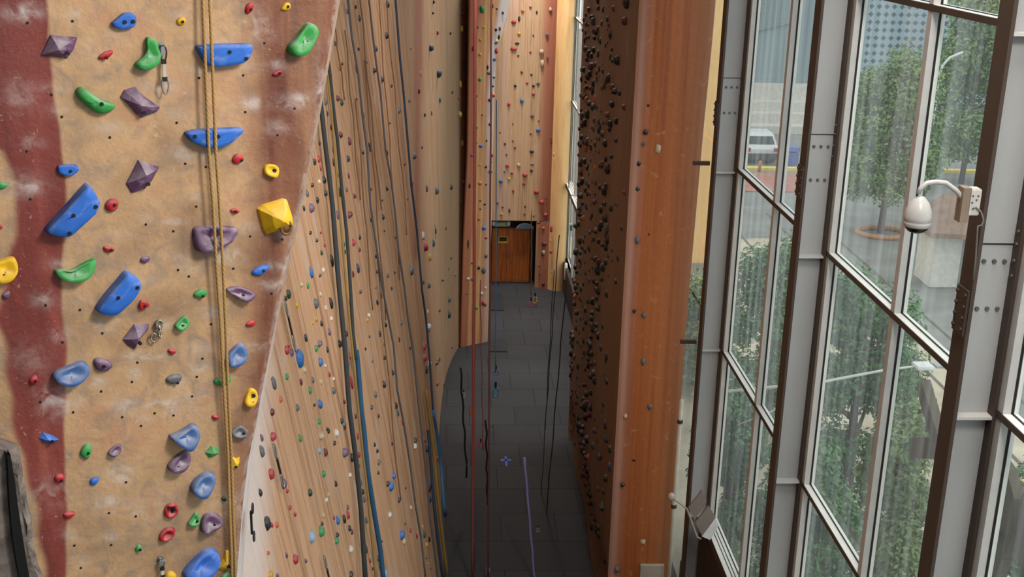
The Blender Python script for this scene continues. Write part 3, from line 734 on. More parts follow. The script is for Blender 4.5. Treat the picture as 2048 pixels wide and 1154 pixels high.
LEFT = {(600, 0): '425,55,25,30,k 360,90,25,40,s 452,140,30,45,B 665,35,45,50,k 1025,15,25,35,k 660,270,45,60,k 447,380,25,30,k 580,375,35,45,B 320,490,40,25,R 305,525,35,45,r 430,530,25,60,B 567,545,45,40,k 628,612,45,40,k 700,660,25,35,G 230,580,30,40,k 267,335,30,40,p 190,785,35,55,s 205,870,25,45,p 285,760,40,50,R 315,790,35,60,G 237,980,30,45,k 305,1035,45,50,R 375,1090,40,70,R 145,1100,20,40,k 430,760,25,25,R 480,890,30,70,B 757,850,35,50,s 685,945,25,25,B 835,775,30,40,s 910,700,30,50,R 925,565,25,45,c 1000,370,60,55,B 1060,565,60,60,B 1155,255,20,25,k 1073,770,25,55,t 955,885,25,35,k 1010,870,15,40,R 1240,110,25,40,R 1240,220,35,60,y 1255,515,25,50,B 1290,450,20,45,R 1230,650,30,60,y 1280,630,25,60,B 1170,710,20,25,B 1220,755,20,30,r 1225,880,40,50,y 1055,250,25,35,r 935,1135,20,20,k 530,1115,25,40,B 255,1130,25,30,G 1245,1100,30,60,y 1020,100,25,25,k 510,480,15,20,k 850,375,15,15,k',
 (600, 280): '255,80,35,70,G 105,165,35,60,G 140,150,35,60,r 153,215,15,50,r 255,175,30,60,k 365,145,35,65,G 480,95,25,40,k 535,60,30,70,B 665,100,25,55,k 180,310,40,60,G 145,320,25,40,w 90,348,40,35,k 283,270,25,50,G 370,275,25,50,R 50,410,35,55,s 190,410,40,60,G 128,462,35,50,k 290,400,45,80,G 355,380,25,45,s 415,430,30,45,R 80,525,60,70,p 25,525,25,50,G 540,378,25,30,k 665,375,25,40,k 800,183,35,25,R 870,120,50,60,s 850,340,40,60,B 825,455,15,25,k 628,465,12,15,k 375,575,60,55,R 285,575,30,70,p 635,595,30,45,k 545,615,35,40,B 645,700,15,15,k 75,712,40,30,k 125,772,35,30,k 155,710,12,25,r 185,810,25,35,r 160,865,30,45,G 238,925,40,100,G 335,860,35,50,k 405,790,40,60,r 455,750,30,45,k 455,845,25,40,R 440,985,35,80,B 580,895,25,35,k 80,1020,40,100,b 55,1120,30,50,g 175,1000,30,40,w 150,1040,35,30,k 285,985,25,55,k 405,1035,20,60,R 335,800,20,45,t 850,1000,50,80,s 670,1045,45,30,B 725,1020,20,30,k 590,1015,25,30,B 700,1140,20,25,B 730,750,20,20,R 940,735,40,70,w 955,820,60,75,r 1040,700,25,70,s 1022,790,35,60,t 992,905,40,65,y 1045,390,50,65,s 1160,365,30,45,k 970,370,30,60,p 1120,680,20,25,R 1160,910,18,20,k 1255,325,35,45,B 1270,520,35,55,y 1240,475,20,40,t 1195,1035,25,25,s 1140,992,15,15,k 1095,1075,25,25,R 985,1120,35,55,t 940,1090,25,40,t 935,55,20,20,k 1228,720,15,20,B',
 (600, 560): '115,180,50,85,s 232,175,40,110,k 155,110,30,40,c 120,300,30,45,y 95,330,25,40,y 160,335,30,50,k 238,300,30,35,w 220,400,35,55,p 195,215,20,40,w 38,445,35,75,G 118,525,40,55,g 145,490,60,50,p 207,540,25,55,k 300,490,45,60,G 350,415,35,50,R -15,600,80,150,b 150,630,50,70,b 190,660,25,30,w 30,690,40,50,c 222,725,25,45,r 255,760,25,30,w 72,852,40,60,g 95,770,30,50,s 253,850,40,60,s 158,785,25,50,c 335,935,30,40,r 148,955,45,70,b 105,960,20,25,k 370,970,25,40,G 142,1090,35,50,g 315,1085,35,60,G 335,1110,40,50,s 205,1145,25,25,k 350,690,35,60,k 365,640,30,60,s 370,170,25,60,r 380,590,25,40,r 390,790,35,100,r 425,1050,25,50,R 590,170,25,45,k 620,120,25,50,k 460,90,40,30,R 525,270,30,30,w 515,305,30,45,y 655,345,30,40,k 610,415,25,55,G 530,435,30,25,B 645,495,30,30,t 645,600,35,35,k 555,625,30,25,s 710,715,30,45,B 640,805,40,70,k 575,880,40,55,s 545,980,35,35,B 600,1045,25,40,B 735,965,30,60,G 775,330,35,40,s 785,1090,35,60,r 760,460,20,50,R 700,65,25,25,B 580,60,25,20,B 810,125,15,40,p 845,525,15,30,k 1070,235,25,35,R 985,360,50,50,w 980,245,20,35,w 1145,145,35,60,s 1143,265,35,60,G 950,510,45,60,r 950,595,50,60,r 965,690,35,90,G 990,640,40,50,w 1045,635,60,40,k 1070,610,20,40,B 1050,800,35,45,r 1105,805,15,20,k 1165,520,15,15,k 1090,5,25,15,k 990,40,30,50,t 945,20,25,30,t 985,385,30,30,s 750,1020,25,60,t 500,530,20,25,k',
 (600, 854): '155,70,60,60,c 215,30,30,45,k 275,45,45,60,w 340,5,35,30,k 260,125,40,35,k 145,180,35,60,l 190,195,45,80,R 335,195,70,70,p 395,235,50,70,k 400,100,35,45,G 440,70,25,60,r 450,215,30,60,r 450,300,25,40,r 570,135,25,40,k 590,185,30,35,k 600,270,35,45,s 598,352,25,35,k 380,370,35,40,w 175,360,45,60,g 272,440,30,55,k 70,505,45,65,G 215,520,30,40,c 200,560,35,25,w 715,375,45,50,b 690,455,65,80,b 668,440,40,40,k 757,562,35,45,B 808,465,20,30,k 365,680,35,80,r 362,620,30,45,p 335,710,35,80,k 285,720,40,75,b 255,695,25,40,r 175,680,30,60,c 155,805,65,100,g 165,745,35,25,k 80,845,70,110,l 275,875,45,50,g 280,830,40,40,k 375,780,35,50,k 395,810,30,50,R 385,940,45,60,w 775,830,60,75,b 795,880,40,50,c 685,675,40,40,w 845,795,25,50,r 895,840,25,40,r 950,825,35,60,B 990,865,30,40,k 970,905,30,35,y 940,770,20,30,y 490,940,55,100,G 485,860,35,50,r 505,720,30,60,s 470,720,30,90,r 460,430,35,70,s 480,500,30,55,k 490,560,30,50,p 600,1010,35,45,B 610,1060,40,90,s 655,1130,35,70,l 385,1135,55,45,k 555,1090,20,30,k 535,1030,25,45,r 40,1030,20,40,p 625,880,15,20,k 805,740,20,45,s 995,555,30,60,B 990,480,30,50,k 880,105,55,40,G 880,150,40,50,w 970,170,50,45,G 955,100,30,40,p 1055,250,20,50,r 1000,440,40,70,B 970,1005,15,30,B 1000,1085,20,30,B 985,1050,20,25,y 850,620,25,40,w 705,130,25,25,B',
 (300, 560): '1060,110,45,75,G 1040,140,30,50,k 1125,190,40,50,y 1160,35,40,40,c 1045,540,50,70,r 1062,505,20,40,r 1085,560,40,60,p 1048,745,35,55,g 1158,785,25,55,R 945,790,45,110,s 1000,920,35,60,o 933,1020,45,55,R 1130,985,40,60,s',
 (300, 854): '855,85,22,60,p 940,75,60,70,r 1150,85,35,60,g 925,360,60,95,r 1020,440,60,90,p 1050,490,25,40,r 1072,620,35,40,r 895,740,60,120,k 970,750,35,60,o 932,755,25,50,r 1110,1015,55,80,r 1045,985,20,60,p 920,1135,50,60,y 905,970,25,35,o 1110,670,25,40,r 975,1145,25,30,p 855,190,50,120,s 845,505,36,70,k'}
FARF = {('far', 900, 0): '825,70,35,35,r 890,125,25,35,k 745,110,40,40,o 710,190,30,60,k 655,225,55,45,r 710,345,35,35,y 855,360,25,25,r 690,445,50,25,k 655,500,80,45,r 825,535,30,25,r 700,570,25,20,k 995,355,40,50,p 1030,95,40,50,c 940,530,60,55,c 945,650,50,90,c 1000,590,25,50,p 735,740,30,35,R 835,765,30,25,k 670,880,35,35,k 790,850,30,25,r 855,880,30,30,k 905,855,35,40,s 855,965,35,35,r 735,1030,45,55,b 605,1070,40,45,r',
 ('fin', 900, 0): '325,95,55,95,g 280,280,35,30,p 345,280,25,35,y 255,365,35,30,r 310,410,30,50,y 305,560,40,45,y 260,740,30,70,k 305,815,40,50,g 270,980,35,35,r 240,500,30,60,r 400,750,45,40,t 480,85,25,30,t 470,305,30,35,k 470,440,30,35,b 455,610,35,45,b 450,795,30,25,k 440,885,20,25,k 405,1025,35,35,k 445,980,35,45,o 500,380,25,60,k 480,430,40,50,y 475,525,35,60,r 540,130,25,40,k 510,290,25,50,r 430,60,35,60,R 385,690,20,50,k',
 ('fin', 900, 225): '262,150,45,45,g 315,345,40,40,b 265,310,30,30,t 225,440,25,35,p 330,25,20,20,k 310,725,45,40,o 305,535,40,20,y 370,560,25,35,k 415,605,40,40,g 255,850,25,25,k 310,905,25,20,k 355,940,30,25,k 310,990,20,20,k 300,1095,30,40,o 405,120,25,35,k 430,440,25,40,r 425,500,25,40,c 375,290,20,25,k 200,750,20,60,k 370,740,20,30,k',
 ('far', 900, 225): '845,35,45,35,p 905,180,45,45,b 910,85,20,20,r 645,290,20,20,k 565,320,25,25,k 665,360,25,20,k 580,430,25,20,R 840,400,45,35,k 645,118,15,15,k 515,205,20,15,k 830,220,30,15,k 590,545,45,40,r 705,540,40,45,c 845,535,50,15,k 835,595,30,35,k 560,605,20,20,p 635,620,35,35,r 770,640,55,45,r 605,680,30,30,y 525,705,45,45,b 760,730,40,35,r 650,805,25,35,r 885,815,50,50,r 940,920,60,50,r 490,925,25,30,r 540,970,25,20,R 610,1005,25,50,k 770,965,20,30,k 765,1045,25,25,k 860,1060,30,15,k 530,1045,35,35,y 980,1050,60,45,r 985,885,30,15,k 1065,430,20,50,c 1035,260,25,25,p',
 ('far', 900, 420): '1040,195,35,90,r 1035,430,35,45,r 960,430,40,60,c 945,455,25,35,k 970,345,60,50,R 915,575,25,25,k 915,655,25,25,k 960,760,40,50,R 1045,630,20,25,y 1030,315,25,30,y 910,130,40,35,R 955,185,50,30,o',
 ('fin', 900, 420): '347,185,45,45,b 370,285,30,30,r 185,350,15,100,k 370,470,35,50,s 295,595,30,40,k 345,620,45,80,s 185,705,35,30,w 225,710,30,30,p 265,1000,45,50,g 320,855,40,50,w 365,800,20,30,w 225,545,20,30,p 175,860,20,25,p 335,950,40,60,r 360,970,30,40,p 300,95,25,30,o'}
ROPE_A = [(0, 600), (150, 632), (221, 643), (300, 652), (410, 665), (540, 675), (690, 688), (820, 700), (920, 714), (1020, 726), (1154, 742)]
ROPE_C = [(0, 696), (75, 704), (151, 717), (229, 725), (300, 734), (410, 741), (462, 748), (580, 766), (690, 787), (781, 795), (860, 810), (932, 821), (1010, 831), (1075, 842), (1154, 851)]
ROPE_E = [(0, 791), (117, 800), (195, 808), (300, 817), (371, 823), (462, 834), (580, 844), (638, 852), (729, 860), (820, 866), (870, 875), (932, 882), (1010, 888), (1075, 896), (1154, 904)]
cand = []
def lane(x, y):
    if x < lerp_tab(ROPE_A, y): return 'left of thick dark rope'
    if x < lerp_tab(ROPE_C, y): return 'between dark and grey ropes'
    if x < lerp_tab(ROPE_E, y): return 'between grey and blue ropes'
    return 'right of blue rope'
for (ox, oy), s in LEFT.items():
    for it in s.split():
        x, y, w, h, c = it.split(',')
        cand.append(['long', ox+float(x)/3.8475, oy+float(y)/3.8475, float(w)/3.8475, float(h)/3.8475, c])
for (wn, ox, oy), s in FARF.items():
    for it in s.split():
        x, y, w, h, c = it.split(',')
        cand.append([wn, ox+float(x)/5.13, oy+float(y)/5.13, float(w)/5.13, float(h)/5.13, c])
for x, y, w, h, c in ((1297, 211, 6, 6, 'k'), (1291, 264, 12, 12, 'k'), (1287, 288, 8, 8, 's'), (1316, 297, 16, 24, 'c'), (1278, 327, 11, 12, 'k'), (1276, 377, 11, 11, 'G'), (1275, 480, 12, 18, 's'), (1288, 630, 11, 14, 's'),
                      (1268, 622, 9, 9, 'k'), (1286, 722, 12, 18, 's'), (1299, 812, 14, 17, 's'), (1251, 832, 9, 10, 'c'), (1268, 919, 8, 8, 'k'), (1245, 969, 10, 10, 'k'), (1234, 1138, 12, 14, 's'), (1286, 1082, 15, 15, 'c'), (1298, 468, 6, 6, 'R'), (1334, 328, 9, 9, 'c')):
    cand.append(['orange', x, y, w, h, c])
WN = dict(long='long wall', fin='far orange fin', far='far wall above the doors', orange='orange pillar')
rank, tot = {}, {}
cand.sort(key=lambda t: t[2])
for t in cand:
    ln = lane(t[1], t[2]) if t[0] == 'long' else ''
    key = (t[0], ln, t[5]); r = rank.get(key, 0); rank[key] = r+1
    t += [ln, r]
for t in cand: tot[id(t)] = t[3]*t[4]
order = sorted(cand, key=lambda t: -t[3]*t[4])
NIND = 300-len(near_list)
indiv = set(id(t) for t in order[:NIND])
stuff_bm = BM(); keys = list(HC)
seed = 0
for t in cand:
    wn, x, y, w, h, c, ln, r = t; seed += 1
    if wn == 'long':
        p = on_left(x, y)
        n, u, v = nl(p)
        if n.dot(CAM-p) < 0: n = -n
        obl = .85
    elif wn == 'fin': p = onfin(x, y); n = fn; u = Vector((1, .62, 0)).normalized(); v = Vector((0, 0, 1)); obl = .6
    elif wn == 'far':
        p = on_axis(x, y, 1, Y0 if x < 1085-.03*y or p is None else Y0-.05)
        if p.z < 2.5: p = on_axis(x, y, 1, Y0-.16)
        n = Vector((0, -1, 0)); u = Vector((1, 0, 0)); v = Vector((0, 0, 1)); obl = .52
        if p.x > 3.66: p = on_axis(x, y, 1, 41.88)
    else: p = on_axis(x, y, 1, 19.46 if x > 1300-.06*y else 19.53); n = Vector((-.15, -1, 0)).normalized(); u = Vector((1, -.1, 0)).normalized(); v = Vector((0, 0, 1)); obl = .52
    dep = proj(p)[2]/F
    a, b = max(.02, w*dep*obl*.85), max(.022, h*dep*.48); hh = min(.11, max(.022, .5*min(w, h)*dep))
    if id(t) in indiv:
        bm = BM(); blob(bm, p, n, u, v, a, b, hh, 0, seed)
        o = from_bm('climbing_hold', bm, HM[c], None, True, p)
        tail = f'{ln} on {WN[wn]}' if ln else f'on the {WN[wn]}'
        tag(o, f'{ordn(r)} {HN[c]} hold from the top {tail}', 'climbing hold', 'climbing holds on the '+WN[wn])
    else: blob(stuff_bm, p, n, u, v, a, b, hh, keys.index(c), seed)
# shaded pillar side: dense dark holds
rd = random.Random(11)
N = 0
pts = []
while N < 520:
    y = 19.9+9.2*(rd.random()**.8); z = rd.uniform(.25, 13.2)
    if any((y-a)**2*.3+(z-b)**2 < .02 for a, b in pts): continue
    if rd.random() > .3+.7*smooth(y, 20.5, 24.5): continue
    pts.append((y, z)); N += 1
    c = rd.choice('kkkkkkkkkkkkGGGRRB' if rd.random() < .9 else 'kGRoBs')
    s = rd.uniform(.05, .095)
    p = Vector((pill_x(y)+.22*math.exp(-((z-.6)/.7)**2)+.02, y, z))
    blob(stuff_bm, p, Vector((-1, 0, 0)), Vector((0, 1, 0)), Vector((0, 0, 1)), s*1.5, s*rd.uniform(.7, 1.2), s*.9, keys.index(c), 1000+N)
so = from_bm('climbing_holds', stuff_bm, [HM[k] for k in keys], None, True)
so.name = 'small_climbing_holds'
tag(so, 'small coloured holds scattered over the shaded pillar side and the distant walls', 'climbing holds', kind='stuff')
# ================================================================== ROPES
def lrope(pts, r, mat, label, off=.1, name='climbing_rope', extra=None):
    P = []
    dense = []
    for (a, b), (c, d) in zip(pts, pts[1:]):
        for k in range(3): dense.append((a+(c-a)*k/3, b+(d-b)*k/3))
    dense.append(pts[-1])
    P = [q for q in (on_left(x, y, off) for x, y in dense) if q.z > .06]
    return rope(name, P, r, mat, label, 'rope', 'ropes hanging down the long wall')
DK = rope_mat('dark_rope', (66, 72, 72), (34, 38, 40)); BG = rope_mat('blue_grey_rope', (88, 92, 100), (66, 66, 72)); BL = rope_mat('blue_rope', (50, 68, 90), (36, 46, 60))
OL = rope_mat('olive_rope', (160, 130, 72), (104, 84, 44)); LB = rope_mat('light_blue_rope', (84, 140, 186), (50, 96, 140)); RD = rope_mat('red_rope', (150, 76, 68), (122, 60, 54))
TN = rope_mat('tan_rope', (128, 92, 64), (96, 66, 46))
tr = lambda T: [(x, y) for y, x in T]
lrope([(636, 160)]+tr(ROPE_A)[2:6]+[(690, 700), (699, 820), (712, 920), (722, 1020), (731, 1160)], .032, DK, 'thick dark grey rope at the edge of the near wall')
lrope([(650, 60), (660, 150), (668, 225), (675, 280), (683, 371), (693, 462), (700, 560), (706, 664), (712, 720)], .024, DK, 'dark rope just right of the thick grey rope')
lrope([(713, 700), (716, 729), (723, 820), (728, 860), (736, 945), (748, 1023), (761, 1101), (767, 1160)], .034, rope_mat('deep_blue_rope', (44, 92, 132), (34, 58, 82)), 'deep blue rope bundle low on the long wall')
lrope([(655, 150), (663, 220), (669, 300), (677, 400), (685, 480), (693, 580), (704, 690), (716, 810), (726, 910), (737, 1000), (744, 1080), (752, 1160)], .016, OL, 'thin olive rope beside the thick grey rope')
lrope(tr(ROPE_C), .017, BG, 'thin grey-blue rope down the middle of the long wall')
lrope([(738, 0), (745, 65), (753, 130), (761, 182), (766, 242), (771, 300), (782, 358), (790, 423), (797, 500), (808, 570), (816, 638), (826, 703), (834, 781), (842, 857), (852, 945), (860, 1036), (870, 1114), (876, 1160)], .016, BG, 'thin grey rope left of the blue rope')
lrope(tr(ROPE_E)[:10], .022, BL, 'blue rope near the shaded end of the long wall')
lrope([(866, 820), (874, 866), (882, 932), (888, 1010), (896, 1075), (905, 1160)], .034, LB, 'light blue rope hanging by the foot of the long wall')
lrope([(852, 780), (860, 840), (868, 906), (875, 984), (884, 1062), (896, 1160)], .034, OL, 'thick olive yellow rope beside the light blue rope')
lrope([(856, 860), (862, 930), (868, 1010), (876, 1080), (886, 1160)], .03, BL, 'dark blue rope left of the olive rope')
for i, (x0, x1, y0, y1) in enumerate(((720, 762, 0, 420), (757, 800, 0, 560), (772, 815, 0, 470), (662, 690, 0, 200), (712, 745, 200, 620), (745, 800, 420, 1000), (690, 720, 60, 400), (728, 772, 120, 640))):
    lab = ['left-hand upper', 'upper middle', 'upper', 'short top', 'middle', 'lower middle', 'slim upper', 'long middle'][i]
    lrope([(x0+(x1-x0)*k/8+1.5*math.sin(k*1.9+i), y0+(y1-y0)*k/8) for k in range(9)], .011, TN, f'thin tan rope, {ordn(i)} of eight in the {lab} part of the long wall', .06)
# free hanging ropes over the floor
def vrope(px0, py0, px1, py1, Y, r, mat, label, name='hanging_rope', wob=0.0):
    a = on_axis(px0, py0, 1, Y); b = on_axis(px1, py1, 1, Y)
    P = [a+(b-a)*(k/14)+Vector((wob*math.sin(k*1.7+Y), 0, 0)) for k in range(15)]
    return rope(name, P, r, mat, label, 'rope', 'ropes hanging over the floor')
vrope(951, -20, 945, 1170, 21.9, .03, RD, 'red doubled rope hanging over the black floor below the fin', wob=.004)
vrope(983, -20, 976, 1170, 21.9, .017, rope_mat('dark_red_rope', (120, 58, 56), (84, 50, 50)), 'dark red rope right of the bright red rope', wob=.004)
vrope(960, 560, 966, 900, 26.5, .012, RD, 'thin red rope between the red and dark red ropes', wob=.01)
vrope(993, 200, 991, 745, 30.0, .014, LB, 'thin blue rope hanging in front of the wooden doors')
vrope(1063, 420, 1062, 590, 39.5, .016, TN, 'brown rope hanging at the right of the door', wob=.01)
vrope(1133, 560, 1087, 1090, 25.0, .014, rope_mat('maroon_rope', (72, 44, 46), (44, 28, 30)), 'slanting maroon rope by the shaded pillar side', wob=.01)
vrope(1118, 470, 1090, 860, 27.0, .012, DK, 'thin dark rope slanting left of the maroon rope', wob=.01)
vrope(1108, 540, 1082, 1000, 26.0, .010, DK, 'second thin dark rope in front of the grey floor by the pillar', wob=.01)
vrope(1049, 915, 1070, 1170, 22.0, .026, rope_mat('lilac_rope', (146, 144, 206), (126, 122, 170)), 'lilac rope slanting down over the black floor', wob=.006)
vrope(921, 735, 934, 955, 25.0, .022, pm('black_webbing', (18, 18, 22), .8), 'black auto-belay webbing strap by the long wall foot', wob=.015)
vrope(972, 840, 975, 1010, 23.0, .02, pm('black_webbing', (18, 18, 22), .8), 'short black webbing strap along the dark red rope', wob=.015)
# belay gear at the rope ends
def gear(px, py, Y, col, label, s=.09, name='belay_carabiner'):
    c = on_axis(px, py, 1, Y)
    t = tag(empty(name, c), label, 'carabiner', None)
    bm = BM(); tube(bm, [c+Vector((s*.55*math.cos(a), .0, s*math.sin(a))) for a in [k*math.pi/8 for k in range(17)]], s*.16, 6)
    from_bm('carabiner_ring', bm, pm('gear_'+col, dict(blue=(60, 128, 178), red=(190, 60, 40), yellow=(190, 160, 60), pink=(190, 96, 90), steel=(170, 170, 175))[col], .4), t, True)
    bm = BM(); obox(bm, c+Vector((0, 0, s*1.5)), Vector((1, 0, 0)), Vector((0, 1, 0)), Vector((0, 0, 1)), s*.22, s*.12, s*.7)
    from_bm('webbing_tail', bm, pm('black_webbing', (18, 18, 22), .8), t)
gear(991, 785, 30, 'blue', 'blue carabiner on the end of the thin blue rope', .14)
gear(992, 745, 30, 'blue', 'blue rope grab above the blue carabiner', .09, 'rope_grab')
gear(945, 826, 21.9, 'red', 'red clip on the red rope low over the floor', .07)
gear(961, 890, 24, 'red', 'orange-red clip beside the dark red rope', .07)
gear(946, 760, 21.9, 'red', 'red sleeve knot high on the red rope', .05, 'rope_sleeve')
gear(927, 790, 25, 'steel', 'steel clip on the black webbing strap', .06)
gear(934, 930, 25, 'steel', 'steel clip at the foot of the black webbing strap', .05)
gear(1070, 600, 40, 'yellow', 'yellow carabiner under the brown rope by the door', .12)
gear(1062, 609, 40, 'pink', 'pink carabiner beside the yellow one by the door', .12)
gear(1076, 1060, 22.5, 'steel', 'steel clip low beside the lilac rope', .05)
gear(976, 1140, 22, 'steel', 'steel clip at the bottom of the dark red rope', .06)
# quickdraws on long wall and arete
def ldraw(px, py, L, label):
    p = on_left(px, py, .06); t = tag(empty('quickdraw', p), label, 'quickdraw')
    n, u, v = nl(p)
    for k, (f, m) in enumerate(((0, STEEL), (.66, STEEL))):
        bm = BM(); tube(bm, [p-v*(L*f)+(-v)*(L*.17*(1-math.cos(a)))+u*(.03*math.sin(a)) for a in [i*math.pi/6 for i in range(13)]], .009, 5)
        from_bm('carabiner', bm, m, t, True)
    bm = BM(); obox(bm, p-v*(L*.5), u, n, v, .014, .008, L*.2); from_bm('sling', bm, pm('black_webbing', (18, 18, 22), .8), t)
ldraw(569, 600, .62, 'dark quickdraw hanging high on the long wall beside the near wall edge')
ldraw(547, 888, .5, 'dark quickdraw hanging below a red hold low on the long wall')
ldraw(648, 1112, .55, 'dark quickdraw hanging at the bottom of the long wall')
ldraw(870, 448, .4, 'grey quickdraw above the teal hold right of the blue rope')
p = near(489, 1035)+Vector((.02, .12, 0))
t = tag(empty('quickdraw', p), 'dark quickdraw against the chalky edge of the near wall', 'quickdraw')
bm = BM(); obox(bm, p-Vector((0, 0, .1)), Vector((0, 1, 0)), Vector((1, 0, 0)), Vector((0, 0, 1)), .012, .006, .08); from_bm('sling', bm, pm('black_webbing', (18, 18, 22), .8), t)
for dz in (0, -.2):
    bm = BM(); tube(bm, [p+Vector((.012, .02*math.cos(a), dz+.034*math.sin(a))) for a in [i*math.pi/6 for i in range(13)]], .006, 6); from_bm('carabiner', bm, pm('dark_carabiner', (44, 42, 42), .4, metal=.3), t, True)
# ================================================================== FLOOR
fl = NT('rubber_mats')
br = fl.new('ShaderNodeTexBrick'); br.offset = .5
for k, v in (('Scale', 1.0), ('Mortar Size', .012), ('Brick Width', 1.25), ('Row Height', 1.25), ('Bias', 0.0)): br.inputs[k].default_value = v
br.inputs['Color1'].default_value = (*lin((58, 58, 61)), 1); br.inputs['Color2'].default_value = (*lin((64, 64, 67)), 1); br.inputs['Mortar'].default_value = (*lin((36, 36, 38)), 1)
fl.l(fl.coord('Object'), br.inputs['Vector'])
fc = fl.mix(fl.math('MULTIPLY', fl.noise(1.3, 6, fl.coord('Object')), .5), br.outputs['Color'], lin((52, 52, 54)))
fl.bsdf(fc, .7, 0, fl.noise(30, 3, fl.coord('Object')), .1, .01, .1)
tag(boxo('floor', (-8, 4.6, -12, 44, -.3, 0), fl.m), kind='structure')
for px, py, w, h, lab in ((992, 604, .5, 1.9, 'dark square floor mat beside the fin, the one nearer the doors'), (996, 692, .55, 1.1, 'dark square floor mat beside the fin, the one farther from the doors')):
    q = on_axis(px, py, 2, 0)
    tag(boxo('floor_mat', (q.x-w/2, q.x+w/2, q.y-h/2, q.y+h/2, 0, .03), pm('dark_mat', (40, 40, 44), .8), None, .008, (q.x, q.y, 0)), lab, 'mat', 'floor mats')
# blue tape mark
q = on_axis(1012, 922, 2, 0)
bm = BM(); box(bm, q.x-.025, q.x+.025, q.y-.3, q.y+.26, .001, .006); box(bm, q.x-.13, q.x+.13, q.y-.0, q.y+.1, .001, .006)
tag(from_bm('floor_tape', bm, pm('blue_tape', (74, 94, 190), .6), None, False, q), 'blue tape cross stuck on the dark floor mats', 'tape')
# white post lamp and small exit light at the far right
q = on_axis(1131, 560, 1, 41.2)
t = tag(empty('hanging_weight', q), 'narrow white weight bag hanging by the far window', 'bag')
bm = BM(); lathe(bm, (q.x, q.y, q.z), [(.03, 0), (.055, .05), (.055, .58), (.03, .64)], 12); from_bm('bag_body', bm, pm('bag_white', (236, 234, 228), .6), t, True)
bm = BM(); lathe(bm, (q.x, q.y, q.z-.09), [(.03, 0), (.055, .02), (.055, .08), (.03, .1)], 12); from_bm('bag_base', bm, BLACK, t, True)
bm = BM(); tube(bm, [(q.x, q.y, q.z+.6), (q.x-.02, q.y, q.z+4.5), (q.x, q.y, q.z+13)], .014, 6); from_bm('cord', bm, DK, t, True)
q = on_axis(1147, 455, 1, 41.6)
t = tag(empty('exit_light', q), 'small dark green sign box with pale rim by the far window', 'sign')
boxo('sign_case', (q.x-.15, q.x+.12, q.y-.03, q.y+.04, q.z-.14, q.z+.14), pm('exit_rim', (190, 205, 195), .5), t)
boxo('sign_face', (q.x-.12, q.x+.09, q.y-.042, q.y-.028, q.z-.11, q.z+.09), pm('exit_dark_green', (30, 84, 58), .5), t)
# ================================================================== WINDOW WALL
COLS = [-.4, 4.1, 8.6, 13.1, 17.6, 22.1, 26.6, 31.1, 35.6, 40.1]
TZ = [1.1, 4.02, 6.92, 9.82, 12.73, 15.6]
gl = NT('window_glass')
tr_ = gl.new('ShaderNodeBsdfTransparent'); tr_.inputs[0].default_value = (.87, .93, .90, 1)
gs = gl.new('ShaderNodeBsdfGlossy'); gs.inputs['Roughness'].default_value = .02; gs.inputs[0].default_value = (.9, .95, .95, 1)
df = gl.new('ShaderNodeBsdfTranslucent'); df.inputs[0].default_value = (.8, .84, .82, 1)
fr = gl.new('ShaderNodeFresnel'); fr.inputs[0].default_value = 1.3
m1 = gl.new('ShaderNodeMixShader'); gl.l(gl.math('MULTIPLY', fr.outputs[0], .10), m1.inputs[0]); gl.l(tr_.outputs[0], m1.inputs[1]); gl.l(gs.outputs[0], m1.inputs[2])
m2 = gl.new('ShaderNodeMixShader')
dirt = gl.math('ADD', gl.math('MULTIPLY', gl.math('SUBTRACT', gl.noise(1.0, 5, gl.coord('Object', (1, 6, .25))), .42), .6, True), .07)
gl.l(dirt, m2.inputs[0]); gl.l(m1.outputs[0], m2.inputs[1]); gl.l(df.outputs[0], m2.inputs[2]); gl.l(m2.outputs[0], gl.out.inputs['Surface'])
GLASS = gl.m
def vframe(bm, bg, br_, y, w, z0, z1):
    box(bm, 4.30, 4.365, y-w/2, y+w/2, z0, z1)
    box(bg, 4.365, 4.385, y-w/2-.004, y+w/2+.004, z0, z1)
    box(br_, 4.385, 4.42, y-w/2-.012, y+w/2+.012, z0, z1)
for wi, (ya, yb) in enumerate(zip(COLS, COLS[1:]+[42.6])):
    y0, y1 = ya+.095, yb-.095
    ym = (ya+yb)/2
    w = tag(empty(f'window_{wi+1}', (4.4, ym, 0)), kind='structure')
    bm, bg, b3 = BM(), BM(), BM()
    vs = [y0+.06, y1-.06] if wi in (4, 9) else [y0+.06, ym, y1-.06]
    for y in (vs[1:] if wi == 4 else vs): vframe(bm, bg, b3, y, .10, TZ[0], TZ[-1])
    from_bm('window_frame', bm, FRAME, w); from_bm('gasket', bg, GASKET, w); from_bm('outer_rim', b3, RIM, w)
    for z in TZ:
        if wi == 4 and z < 15: continue
        bm = BM()
        dz, xi = (.16, 4.19) if z == 4.02 else (.05, 4.30)
        box(bm, xi, 4.37, y0, y1, z-dz, z); box(bm, 4.385, 4.42, y0, y1, z-dz, z+.006)
        from_bm('transom', bm, RIM, w)
        bm = BM(); box(bm, xi-.006, xi-.001, y0, y1, z-dz-.01, z-.004); box(bm, xi-.001, 4.41, y0, y1, z-dz-.012, z-dz-.001); from_bm('transom_face', bm, FLANGE, w)
        bm = BM(); box(bm, 4.37, 4.385, y0, y1, z-.01, z+.008)
        if z == 4.02:
            for xx in (4.26, 4.31): box(bm, xx, xx+.012, y0, y1, z, z+.004)
        from_bm('transom_gasket', bm, GASKET, w)
    for a, b in zip(vs, vs[1:]):
        for za, zb in zip(TZ, TZ[1:]):
            bm = BM(); q = [bm.verts.new(v) for v in ((4.40, a+.05, za+.0), (4.40, b-.05, za), (4.40, b-.05, zb-.05), (4.40, a+.05, zb-.05))]; bm.faces.new(q)
            from_bm('pane', bm, GLASS, w)
